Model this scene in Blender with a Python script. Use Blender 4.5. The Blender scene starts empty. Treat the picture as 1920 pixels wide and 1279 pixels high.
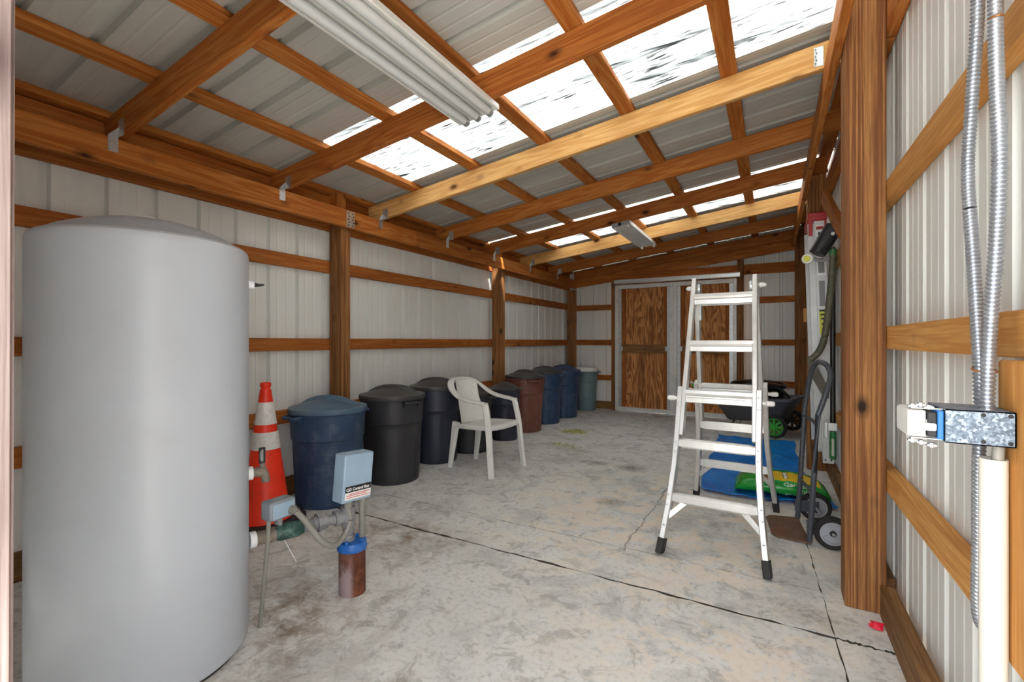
import bpy, math, random
from mathutils import Vector, Matrix
random.seed(7)
R = math.radians
SC = bpy.context.scene
COL = SC.collection

# ------------------------------------------------------------------ camera, world, sun, exposure
FPX, YAW, CH = 862.0, 29.5, 1.13
cd = bpy.data.cameras.new('camera'); cam = bpy.data.objects.new('camera', cd); COL.objects.link(cam)
cam.location = (0, 0, CH); cam.rotation_euler = (R(90), 0, R(YAW))
cd.sensor_fit = 'HORIZONTAL'; cd.sensor_width = 36; cd.lens = FPX / 1920 * 36; cd.clip_start = 0.02
SC.camera = cam

W = bpy.data.worlds.new('world'); SC.world = W; W.use_nodes = True
nt = W.node_tree; bg = nt.nodes['Background']
bg.inputs['Color'].default_value = (0.93, 0.97, 1.0, 1); bg.inputs['Strength'].default_value = 1.9   # bright overcast sky

sd = bpy.data.lights.new('sun', 'SUN'); sd.energy = 8.0; sd.angle = R(8); sd.color = (1.0, 0.95, 0.86)
sun = bpy.data.objects.new('sun', sd); COL.objects.link(sun)
sun.rotation_euler = (R(18), R(22), 0)

SC.view_settings.view_transform = 'Standard'; SC.view_settings.look = 'None'
SC.view_settings.gamma = 1; SC.view_settings.use_curve_mapping = False
SC.view_settings.exposure = 1.95
SC.cycles.max_bounces = 10; SC.cycles.diffuse_bounces = 8; SC.cycles.transmission_bounces = 8

# ------------------------------------------------------------------ helpers
def lin(r, g, b):
    f = lambda c: (c / 255 / 12.92) if c <= 10 else ((c / 255 + 0.055) / 1.055) ** 2.4
    return (f(r), f(g), f(b), 1)

class MB:
    def __init__(s): s.v = []; s.f = []
    def add(s, vs, fs):
        n = len(s.v); s.v += [tuple(v) for v in vs]; s.f += [tuple(i + n for i in f) for f in fs]; return s
    def box(s, x0, x1, y0, y1, z0, z1):
        v = [(x, y, z) for x in (x0, x1) for y in (y0, y1) for z in (z0, z1)]
        return s.add(v, [(0, 1, 3, 2), (4, 6, 7, 5), (0, 4, 5, 1), (2, 3, 7, 6), (0, 2, 6, 4), (1, 5, 7, 3)])
    def sweep(s, path, prof, up=(0, 0, 1), closed=False, scale=None):
        """sweep a closed 2D profile (side, up) along a path"""
        P = [Vector(p) for p in path]; n = len(P); m = len(prof); up = Vector(up); vs = []
        for i, p in enumerate(P):
            if closed: t = P[(i + 1) % n] - P[i - 1]
            elif i == 0: t = P[1] - P[0]
            elif i == n - 1: t = P[-1] - P[-2]
            else: t = (P[i + 1] - p).normalized() + (p - P[i - 1]).normalized()
            t.normalize(); u = up
            if abs(t.dot(u)) > .985: u = Vector((0, 1, 0)) if abs(t.y) < .9 else Vector((1, 0, 0))
            sd_ = t.cross(u).normalized(); w = sd_.cross(t).normalized()
            k = 1.0
            if not closed and 0 < i < n - 1:
                c = (P[i] - P[i - 1]).normalized().dot(t); k = min(1.6, 1 / max(.3, c)) if m <= 12 and abs(c) < .999 else 1
            sc = scale[i] if scale else 1.0
            for a, b in prof: vs.append(p + sd_ * a * sc + w * b * sc)
        fs = []
        for i in range(n if closed else n - 1):
            a = i * m; b = ((i + 1) % n) * m
            for j in range(m):
                fs.append((a + j, a + (j + 1) % m, b + (j + 1) % m, b + j))
        if not closed:
            fs.append(tuple(range(m))[::-1]); fs.append(tuple((n - 1) * m + j for j in range(m)))
        return s.add(vs, fs)
    def tube(s, path, r, n=10, closed=False, scale=None):
        return s.sweep(path, [(r * math.cos(2 * math.pi * i / n), r * math.sin(2 * math.pi * i / n)) for i in range(n)], closed=closed, scale=scale)
    def bar(s, p0, p1, w, h, up=(0, 0, 1)):
        return s.sweep([p0, p1], [(-w / 2, -h / 2), (w / 2, -h / 2), (w / 2, h / 2), (-w / 2, h / 2)], up)
    def cyl(s, p0, p1, r, n=16): return s.tube([p0, p1], r, n)
    def lathe(s, prof, n=32, c=(0, 0, 0), fn=None, axis='z'):
        vs = []; fs = []; m = len(prof)
        for i in range(n):
            a = 2 * math.pi * i / n
            for r, z in prof:
                rr = fn(a, r, z) if fn else r
                x, y, q = rr * math.cos(a), rr * math.sin(a), z
                if axis == 'y': x, y, q = rr * math.cos(a), z, -rr * math.sin(a)
                if axis == 'x': x, y, q = z, rr * math.cos(a), rr * math.sin(a)
                vs.append((c[0] + x, c[1] + y, c[2] + q))
        for i in range(n):
            for j in range(m - 1):
                a = i * m + j; b = ((i + 1) % n) * m + j
                fs.append((a, b, b + 1, a + 1))
        return s.add(vs, fs)
    def build(s, name, mat, parent=None, world=False, smooth=35, bevel=0, kind=None):
        vs = s.v
        if world and parent is not None:
            o = parent
            off = Vector((0, 0, 0))
            while o is not None: off += Vector(o.location); o = o.parent
            vs = [tuple(Vector(v) - off) for v in vs]
        me = bpy.data.meshes.new(name); me.from_pydata(vs, [], s.f); me.validate(); 
        import bmesh
        bm = bmesh.new(); bm.from_mesh(me); bmesh.ops.remove_doubles(bm, verts=bm.verts, dist=1e-6)
        bmesh.ops.recalc_face_normals(bm, faces=bm.faces); bm.to_mesh(me); bm.free()
        if smooth:
            for p in me.polygons: p.use_smooth = True
            me.set_sharp_from_angle(angle=R(smooth))
        if mat: me.materials.append(mat)
        o = bpy.data.objects.new(name, me); COL.objects.link(o)
        if parent is not None: o.parent = parent
        if bevel:
            b = o.modifiers.new('bevel', 'BEVEL'); b.width = bevel; b.segments = 2; b.limit_method = 'ANGLE'; b.angle_limit = R(50)
            if smooth: me.set_sharp_from_angle(angle=R(smooth))
        if kind: o['kind'] = kind
        return o

def struct(name):
    o = bpy.data.objects.new(name, None); COL.objects.link(o); o['kind'] = 'structure'; return o
def thing(name, label, cat, loc=(0, 0, 0), rz=0, group=None):
    o = bpy.data.objects.new(name, None); COL.objects.link(o); o.location = loc; o.rotation_euler = (0, 0, rz)
    o['label'] = label; o['category'] = cat
    if group: o['group'] = group
    return o
def tag(o, label, cat, group=None):
    o['label'] = label; o['category'] = cat
    if group: o['group'] = group
    return o

def lumber(name, p0, p1, w, h, mat, parent, up=(0, 0, 1), bevel=.0035):
    """one board: local X runs along its length so the grain follows it"""
    p0, p1 = Vector(p0), Vector(p1); d = p1 - p0; L = d.length; x = d.normalized(); up = Vector(up)
    y = up.cross(x).normalized(); z = x.cross(y)
    m = MB().box(-L / 2, L / 2, -w / 2, w / 2, -h / 2, h / 2)
    o = m.build(name, mat, parent, smooth=0)
    o.matrix_local = Matrix(((x.x, y.x, z.x, (p0.x + p1.x) / 2), (x.y, y.y, z.y, (p0.y + p1.y) / 2), (x.z, y.z, z.z, (p0.z + p1.z) / 2), (0, 0, 0, 1)))
    b = o.modifiers.new('bevel', 'BEVEL'); b.width = bevel; b.segments = 1
    return o
def boardx(name, x0, x1, y0, y1, z0, z1, mat, parent):
    """axis-aligned board from its bounds, grain along the longest side"""
    d = (x1 - x0, y1 - y0, z1 - z0); c = ((x0 + x1) / 2, (y0 + y1) / 2, (z0 + z1) / 2); k = d.index(max(d))
    if k == 0: return lumber(name, (x0, c[1], c[2]), (x1, c[1], c[2]), d[1], d[2], mat, parent)
    if k == 1: return lumber(name, (c[0], y0, c[2]), (c[0], y1, c[2]), d[0], d[2], mat, parent)
    return lumber(name, (c[0], c[1], z0), (c[0], c[1], z1), d[0], d[1], mat, parent, up=(0, 1, 0))

def spline(pts, n=8):
    P = [Vector(p) for p in pts]; P = [2 * P[0] - P[1]] + P + [2 * P[-1] - P[-2]]; out = []
    for i in range(1, len(P) - 2):
        for k in range(n):
            t = k / n; a, b, c, d = P[i - 1], P[i], P[i + 1], P[i + 2]
            out.append(.5 * ((2 * b) + (c - a) * t + (2 * a - 5 * b + 4 * c - d) * t * t + (3 * b - a - 3 * c + d) * t ** 3))
    out.append(P[-2]); return out

# ------------------------------------------------------------------ materials
class N:
    def __init__(s, name):
        s.m = bpy.data.materials.new(name); s.m.use_nodes = True; s.t = s.m.node_tree; s.b = s.t.nodes['Principled BSDF']
    def n(s, typ, **kw):
        o = s.t.nodes.new(typ)
        for k, v in kw.items(): setattr(o, k, v)
        return o
    def l(s, a, b): s.t.links.new(a, b)
    def coord(s, scale=(1, 1, 1), rand=0, which='Object'):
        tc = s.n('ShaderNodeTexCoord'); mp = s.n('ShaderNodeMapping'); mp.inputs['Scale'].default_value = scale
        if rand:
            oi = s.n('ShaderNodeObjectInfo'); mu = s.n('ShaderNodeMath', operation='MULTIPLY'); mu.inputs[1].default_value = rand
            s.l(oi.outputs['Random'], mu.inputs[0]); ad = s.n('ShaderNodeVectorMath', operation='ADD')
            s.l(tc.outputs[which], ad.inputs[0]); s.l(mu.outputs[0], ad.inputs[1]); s.l(ad.outputs[0], mp.inputs['Vector'])
        else: s.l(tc.outputs[which], mp.inputs['Vector'])
        return mp.outputs[0]
    def noise(s, vec, scale=1, detail=4, rough=.55, dist=0):
        o = s.n('ShaderNodeTexNoise'); o.inputs['Scale'].default_value = scale; o.inputs['Detail'].default_value = detail
        o.inputs['Roughness'].default_value = rough; o.inputs['Distortion'].default_value = dist; s.l(vec, o.inputs['Vector']); return o.outputs['Fac']
    def ramp(s, fac, stops, mode='LINEAR'):
        o = s.n('ShaderNodeValToRGB'); o.color_ramp.interpolation = mode; e = o.color_ramp.elements
        while len(e) < len(stops): e.new(.5)
        for el, (p, c) in zip(e, stops):
            el.position = p; el.color = c if isinstance(c, (tuple, list)) else (c, c, c, 1)
        s.l(fac, o.inputs[0]); return o.outputs[0]
    def mix(s, fac, a, b, mode='MIX'):
        o = s.n('ShaderNodeMix', data_type='RGBA', blend_type=mode); o.clamp_factor = True
        for i, x in ((0, fac), (6, a), (7, b)):
            if isinstance(x, (int, float)): o.inputs[i].default_value = x
            elif isinstance(x, (tuple, list)): o.inputs[i].default_value = x
            else: s.l(x, o.inputs[i])
        return o.outputs[2]
    def math(s, op, a, b=None):
        o = s.n('ShaderNodeMath', operation=op)
        for i, x in enumerate((a, b)):
            if x is None: continue
            if isinstance(x, (int, float)): o.inputs[i].default_value = x
            else: s.l(x, o.inputs[i])
        return o.outputs[0]
    def color(s, c):
        if isinstance(c, (tuple, list)): s.b.inputs['Base Color'].default_value = c
        else: s.l(c, s.b.inputs['Base Color'])
    def set(s, rough=.6, metal=0, spec=.5):
        s.b.inputs['Roughness'].default_value = rough; s.b.inputs['Metallic'].default_value = metal; s.b.inputs['Specular IOR Level'].default_value = spec; return s
    def bump(s, h, strength=.2, dist=.01):
        o = s.n('ShaderNodeBump'); o.inputs['Strength'].default_value = strength; o.inputs['Distance'].default_value = dist
        s.l(h, o.inputs['Height']); s.l(o.outputs[0], s.b.inputs['Normal'])

def wood(name, light, mid, dark, knot, grain=1.0, rings=26, vary=.5, rough=.7, extra=None, al=.55, pp=9, sat=1.04):
    k = N(name)
    v = k.coord((al, pp, pp), rand=37)
    n1 = k.noise(v, 1.0, 3, .5, .6)
    ring = k.math('SINE', k.math('MULTIPLY', n1, rings * 2.2))
    ring = k.math('MULTIPLY_ADD', ring, .5); ring.node.inputs[2].default_value = .5
    fib = k.noise(k.coord((5, 160, 160), rand=11), 1, 3, .6)
    big = k.noise(k.coord((.8, 3, 3), rand=19), 1, 2, .5)
    c = k.mix(k.ramp(ring, [(.15, 0.0), (.95, 1.0)]), light, mid)
    c = k.mix(k.math('MULTIPLY', k.ramp(fib, [(.35, 1.0), (.62, 0.0)]), .45 * grain), c, dark)
    c = k.mix(k.math('MULTIPLY', k.ramp(big, [(.42, 0.0), (.75, 1.0)]), .55 * grain), c, dark)
    # knots: sparse, stretched along the grain
    vo = k.n('ShaderNodeTexVoronoi'); vo.inputs['Scale'].default_value = 1; vo.inputs['Randomness'].default_value = 1
    k.l(k.coord((3.6, 6.5, 6.5), rand=53), vo.inputs['Vector'])
    kn = k.ramp(vo.outputs['Distance'], [(.07, 1.0), (.13, .45), (.22, 0.0)])
    sel = k.ramp(k.n('ShaderNodeSeparateColor').outputs[0], [(.30, 0.0), (.36, 1.0)])
    k.l(vo.outputs['Color'], sel.node.inputs[0].links[0].from_node.inputs[0])
    c = k.mix(k.math('MULTIPLY', kn, sel), c, knot)
    # board to board difference in tone
    oi = k.n('ShaderNodeObjectInfo'); hs = k.n('ShaderNodeHueSaturation')
    vr = k.math('MULTIPLY_ADD', oi.outputs['Random'], vary); vr.node.inputs[2].default_value = 1 - vary / 2
    k.l(vr, hs.inputs['Value']); hs.inputs['Saturation'].default_value = sat; k.l(c, hs.inputs['Color']); c = hs.outputs[0]
    if extra: c = extra(k, c)
    k.color(c); k.set(rough, 0, .25)
    k.bump(k.math('ADD', k.math('MULTIPLY', fib, .7), k.math('MULTIPLY', ring, .3)), .25 * grain, .004)
    return k.m

M = {}
M['wood'] = wood('pine_lumber', lin(200, 134, 76), lin(180, 108, 56), lin(130, 72, 34), lin(62, 30, 14), vary=.24)
M['wood_red'] = wood('fir_lumber', lin(186, 118, 66), lin(164, 95, 50), lin(116, 66, 32), lin(54, 26, 14), vary=.2)
M['wood_pale'] = wood('pale_skylit_lumber', lin(226, 184, 126), lin(208, 160, 102), lin(176, 124, 72), lin(92, 52, 24), vary=.12)  # pale wood; on the rafters its tone also carries skylight brightness
M['wood_light'] = wood('light_pine_girt', lin(216, 164, 102), lin(200, 144, 84), lin(160, 106, 58), lin(74, 40, 20), vary=.10)
M['post'] = wood('treated_post', lin(172, 120, 68), lin(126, 78, 41), lin(82, 50, 28), lin(40, 24, 16), grain=1.2, rings=26, vary=.08, al=.25, pp=15, sat=.98)
M['skirt'] = wood('weathered_skirt', lin(158, 120, 82), lin(132, 96, 60), lin(88, 62, 38), lin(50, 34, 20), grain=1.5, vary=.2)
M['jamb'] = wood('weathered_pale_board', lin(158, 142, 140), lin(128, 106, 98), lin(92, 72, 66), lin(70, 56, 52), grain=1.4, rings=24, vary=.05, al=.15, pp=30, sat=.9)  # weathered grey wood; pinkish pallor of outdoor overexposure is put into its colour

def plywood():
    k = N('rotary_plywood')
    v = k.coord((7, 7, .65), rand=31); n1 = k.noise(v, 1, 3, .55, .7)
    ring = k.math('SINE', k.math('MULTIPLY', n1, 70)); ring = k.math('MULTIPLY_ADD', ring, .5); ring.node.inputs[2].default_value = .5
    c = k.mix(k.ramp(ring, [(.2, 0.0), (.85, 1.0)]), lin(214, 150, 90), lin(156, 98, 56))
    st = k.noise(k.coord((9, 9, .8), rand=9), 1, 4, .6)
    c = k.mix(k.math('MULTIPLY', k.ramp(st, [(.55, 0.0), (.75, 1.0)]), .75), c, lin(56, 32, 20))
    k.color(c); k.set(.65, 0, .25); k.bump(ring, .25, .003); return k.m
M['ply'] = plywood()

def sheet(name, base, dirt, amt=.35, rough=.42, axis=2):
    k = N(name)
    sc = [5, 5, 5]; sc[axis] = .35
    st = k.noise(k.coord(tuple(sc), rand=0), 1, 5, .6)
    cl = k.noise(k.coord((1.7, 1.7, 1.7)), 1, 4, .6)
    c = k.mix(k.math('MULTIPLY', k.ramp(st, [(.45, 0.0), (.72, 1.0)]), amt), base, dirt)
    c = k.mix(k.math('MULTIPLY', k.ramp(cl, [(.45, 0.0), (.8, 1.0)]), amt), c, dirt)
    k.color(c); k.set(rough, 0, .45); return k.m
M['metal_wall'] = sheet('white_wall_sheet', lin(222, 223, 220), lin(192, 192, 184), .12)
M['metal_roof'] = sheet('white_roof_sheet', lin(194, 195, 190), lin(146, 143, 136), .26, axis=0)

def skylight():
    k = N('translucent_skylight_sheet')
    st = k.noise(k.coord((1.3, 62, 62)), 1, 4, .65)
    sm = k.noise(k.coord((2.2, 5, 5)), 1, 3, .6)
    f = k.math('MULTIPLY', k.ramp(st, [(.48, 0.0), (.62, 1.0)]), k.ramp(sm, [(.36, 0.0), (.56, 1.0)]))
    c = k.mix(f, (.66, .68, .68, 1), (.09, .094, .098, 1))
    tr = k.n('ShaderNodeBsdfTranslucent'); k.l(c, tr.inputs['Color'])
    df = k.n('ShaderNodeBsdfDiffuse'); k.l(c, df.inputs['Color'])
    mx = k.n('ShaderNodeMixShader'); mx.inputs[0].default_value = .70
    k.l(df.outputs[0], mx.inputs[1]); k.l(tr.outputs[0], mx.inputs[2])
    k.l(mx.outputs[0], k.t.nodes['Material Output'].inputs['Surface']); return k.m
M['sky'] = skylight()

def plain(name, c, rough=.5, metal=0, spec=.5, var=.12, scale=9, bump=0, dirt=None, damt=0, dscale=6):
    k = N(name); n = k.noise(k.coord((scale,) * 3, rand=5), 1, 5, .6)
    d = tuple(x * (1 - var) for x in c[:3]) + (1,); u = tuple(min(1, x * (1 + var)) for x in c[:3]) + (1,)
    col = k.ramp(n, [(.3, d), (.7, u)])
    if dirt: col = k.mix(k.math('MULTIPLY', k.ramp(k.noise(k.coord((dscale,) * 3, rand=3), 1, 6, .7), [(.5, 0.0), (.7, 1.0)]), damt), col, dirt)
    k.color(col); k.set(rough, metal, spec)
    if bump: k.bump(k.noise(k.coord((scale * 14,) * 3), 1, 3, .5), bump, .003)
    return k.m
M['galv'] = plain('galvanised_steel', lin(196, 200, 202), .38, .75, var=.18, scale=40)
M['flexsteel'] = plain('flexible_conduit_steel', lin(178, 182, 190), .34, .8, var=.1, scale=30)
M['zinc'] = plain('bright_zinc', lin(214, 218, 222), .3, .85, var=.1, scale=30)
M['alu'] = plain('aluminium', lin(222, 223, 222), .34, .55, var=.06, scale=20, dirt=lin(150, 146, 138), damt=.25)
M['whitepaint'] = plain('white_enamel', lin(228, 228, 224), .4, var=.04, scale=5)
M['steelwhite'] = plain('white_door_frame', lin(222, 222, 218), .4, .15, var=.08, scale=8, dirt=lin(150, 140, 124), damt=.3)
M['tank'] = plain('grey_epoxy_tank', lin(184, 191, 201), .36, var=.035, scale=3, bump=.04, dirt=lin(140, 138, 132), damt=.12, dscale=2.5)
M['black'] = plain('black_plastic', lin(46, 46, 51), .42, var=.2, scale=7, bump=.05)
M['lidblack'] = plain('black_lid_plastic', lin(64, 64, 66), .36, var=.2, scale=7, dirt=lin(110, 108, 104), damt=.25)
M['blackblue'] = plain('blue_black_plastic', lin(38, 43, 58), .42, var=.2, scale=7, bump=.05)
M['navy'] = plain('navy_plastic', lin(40, 65, 98), .42, var=.14, scale=7, bump=.05, dirt=lin(140, 150, 160), damt=.22, dscale=12)
M['navylid'] = plain('navy_lid_plastic', lin(78, 104, 126), .4, var=.12, scale=7, dirt=lin(130, 140, 146), damt=.25)
M['brown'] = plain('brown_plastic', lin(116, 70, 56), .42, var=.14, scale=7, bump=.05, dirt=lin(160, 130, 116), damt=.12)
M['greygreen'] = plain('grey_green_plastic', lin(106, 128, 132), .45, var=.1, scale=6, bump=.04)
M['chair'] = plain('white_resin', lin(226, 226, 222), .38, var=.04, scale=6, dirt=lin(176, 172, 160), damt=.25)
M['cone'] = plain('orange_red_vinyl', lin(244, 52, 20), .42, var=.1, scale=6, dirt=lin(150, 30, 16), damt=.2)
M['collar'] = plain('reflective_collar', lin(222, 220, 218), .4, var=.06, scale=10, dirt=lin(120, 90, 84), damt=.3, dscale=40)
M['rubber'] = plain('black_rubber', lin(34, 33, 33), .7, var=.25, scale=12, bump=.1)
M['greybox'] = plain('grey_enamel_box', lin(150, 174, 196), .4, var=.05, scale=9, dirt=lin(110, 120, 130), damt=.3)
M['greybox2'] = plain('worn_grey_box', lin(136, 146, 152), .5, var=.08, scale=9, dirt=lin(90, 92, 92), damt=.5)
M['conduit'] = plain('grey_conduit', lin(136, 134, 128), .5, var=.1, scale=12, dirt=lin(90, 84, 76), damt=.4)
M['oldpipe'] = plain('weathered_grey_pipe', lin(132, 134, 138), .55, var=.2, scale=22, dirt=lin(78, 70, 62), damt=.6, dscale=18)
M['nipple'] = plain('corroded_nipple', lin(122, 112, 102), .6, var=.25, scale=26, dirt=lin(80, 64, 52), damt=.6, dscale=30)
M['greenvalve'] = plain('chipped_green_paint', lin(38, 72, 66), .45, var=.15, scale=18, dirt=lin(120, 160, 150), damt=.6, dscale=22)
M['capblue'] = plain('blue_well_cap', lin(22, 96, 178), .4, var=.15, scale=16, dirt=lin(120, 150, 180), damt=.25, dscale=24)
def rusty():
    k = N('rusty_casing')
    a = k.noise(k.coord((9, 9, 6)), 1, 6, .65); b = k.noise(k.coord((30, 30, 24)), 1, 5, .65)
    c = k.mix(k.ramp(b, [(.35, 0.0), (.68, 1.0)]), lin(72, 40, 32), lin(126, 74, 50))
    sp = k.n('ShaderNodeSeparateXYZ'); tc = k.n('ShaderNodeTexCoord'); k.l(tc.outputs['Object'], sp.inputs[0])
    # flaked mauve primer on the lower part of the face turned to the tank
    low = k.ramp(k.math('MULTIPLY_ADD', sp.outputs['Z'], -4.0), [(.2, 0.0), (.6, 1.0)]); low.node.inputs[0].links[0].from_node.inputs[2].default_value = 1.0
    dt = k.n('ShaderNodeVectorMath', operation='DOT_PRODUCT'); k.l(tc.outputs['Object'], dt.inputs[0]); dt.inputs[1].default_value = (-.66, -.75, 0)
    sd_ = k.ramp(k.math('MULTIPLY_ADD', dt.outputs['Value'], 9.0), [(.42, 0.0), (.6, 1.0)]); sd_.node.inputs[0].links[0].from_node.inputs[2].default_value = .5
    f = k.math('MULTIPLY', k.math('MULTIPLY', low, sd_), k.ramp(a, [(.36, 0.0), (.5, 1.0)]))
    c = k.mix(f, c, lin(150, 132, 134)); k.color(c); k.set(.75, 0, .3); k.bump(b, .5, .004); return k.m
M['rust'] = rusty()
M['rustplate'] = plain('rusted_plate', lin(112, 84, 66), .6, .2, var=.25, scale=14, dirt=lin(140, 78, 42), damt=.7, dscale=10)
M['truckgrey'] = plain('dark_grey_frame_paint', lin(66, 70, 78), .38, .1, var=.1, scale=12, dirt=lin(120, 120, 124), damt=.25, dscale=26)
M['hub'] = plain('grey_wheel_hub', lin(166, 168, 176), .4, var=.06, scale=10)
def tarpm():
    k = N('blue_poly_tarp'); s = k.noise(k.coord((9, 9, 9)), 1, 6, .7); w = k.noise(k.coord((4, 2.4, 4)), 1, 3, .6)
    c = k.mix(k.math('MULTIPLY', k.ramp(s, [(.60, 0.0), (.66, 1.0)]), k.ramp(w, [(.5, 0.0), (.65, 1.0)])), k.ramp(w, [(.3, lin(12, 112, 208)), (.75, lin(28, 144, 236))]), lin(178, 206, 226))
    k.color(c); k.set(.32, 0, .5); k.bump(k.noise(k.coord((14, 14, 14)), 1, 4, .6), .5, .012); return k.m
M['tarp'] = tarpm()
M['cart'] = plain('charcoal_cart_plastic', lin(80, 80, 85), .45, var=.1, scale=7, bump=.05)
M['lime'] = plain('lime_green_plastic', lin(62, 180, 48), .4, var=.1, scale=10)
M['hose'] = plain('black_hose', lin(24, 24, 26), .28, var=.2, scale=20)
M['olive'] = plain('olive_grey_shaft', lin(82, 82, 66), .5, .1, var=.2, scale=18, dirt=lin(130, 126, 104), damt=.5, dscale=30)
M['blade'] = plain('dull_olive_blade', lin(84, 80, 70), .5, .2, var=.15, scale=12)
M['toolgreen'] = plain('green_grip', lin(34, 122, 62), .4, var=.15, scale=14, dirt=lin(170, 190, 176), damt=.3, dscale=20)
M['red'] = plain('red_plastic', lin(168, 34, 40), .42, var=.1, scale=10)
M['redscrap'] = plain('red_wrapper', lin(226, 36, 64), .35, var=.15, scale=20)
M['railwhite'] = plain('dull_white_rail', lin(206, 208, 210), .45, .15, var=.06, scale=10, dirt=lin(150, 150, 150), damt=.2)
M['yellow'] = plain('yellow_label', lin(206, 206, 72), .5, var=.05)
M['white'] = plain('white_print', lin(232, 232, 232), .5, var=.02)
M['ink'] = plain('black_ink', lin(26, 28, 34), .5, var=.05)
M['greyink'] = plain('grey_ink', lin(130, 132, 136), .5, var=.05)
M['redink'] = plain('red_ink', lin(206, 70, 62), .5, var=.05)
M['tape'] = plain('white_thread_tape', lin(226, 228, 232), .6, var=.06, scale=30, bump=.2)
M['pvc'] = plain('white_pvc', lin(208, 204, 194), .35, var=.03, scale=8, dirt=lin(180, 170, 150), damt=.2)
M['switchblue'] = plain('blue_nylon', lin(44, 112, 184), .4, var=.08)
M['brass'] = plain('copper_wire', lin(186, 118, 60), .4, .6, var=.1)
M['tube'] = plain('lamp_tube_glass', lin(206, 208, 210), .25, var=.02)
M['bagGreen'] = plain('green_film', lin(26, 158, 54), .25, var=.12, scale=9)
M['bagYellow'] = plain('yellow_film', lin(238, 198, 20), .28, var=.06, scale=9)
M['bagBrown'] = plain('brown_photo_print', lin(132, 92, 66), .3, var=.3, scale=30)
M['straw'] = plain('dry_grass', lin(186, 182, 84), .8, var=.25, scale=40)

def spangle():
    k = N('spangled_galvanised_box'); vo = k.n('ShaderNodeTexVoronoi'); vo.inputs['Scale'].default_value = 270
    k.l(k.coord((1, 1, 1)), vo.inputs['Vector']); se = k.n('ShaderNodeSeparateColor'); k.l(vo.outputs['Color'], se.inputs[0])
    k.color(k.ramp(se.outputs[0], [(.0, lin(84, 98, 114)), (.6, lin(120, 136, 154)), (1.0, lin(168, 182, 198))])); k.set(.45, .3, .5); return k.m
M['spangle'] = spangle()

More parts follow.
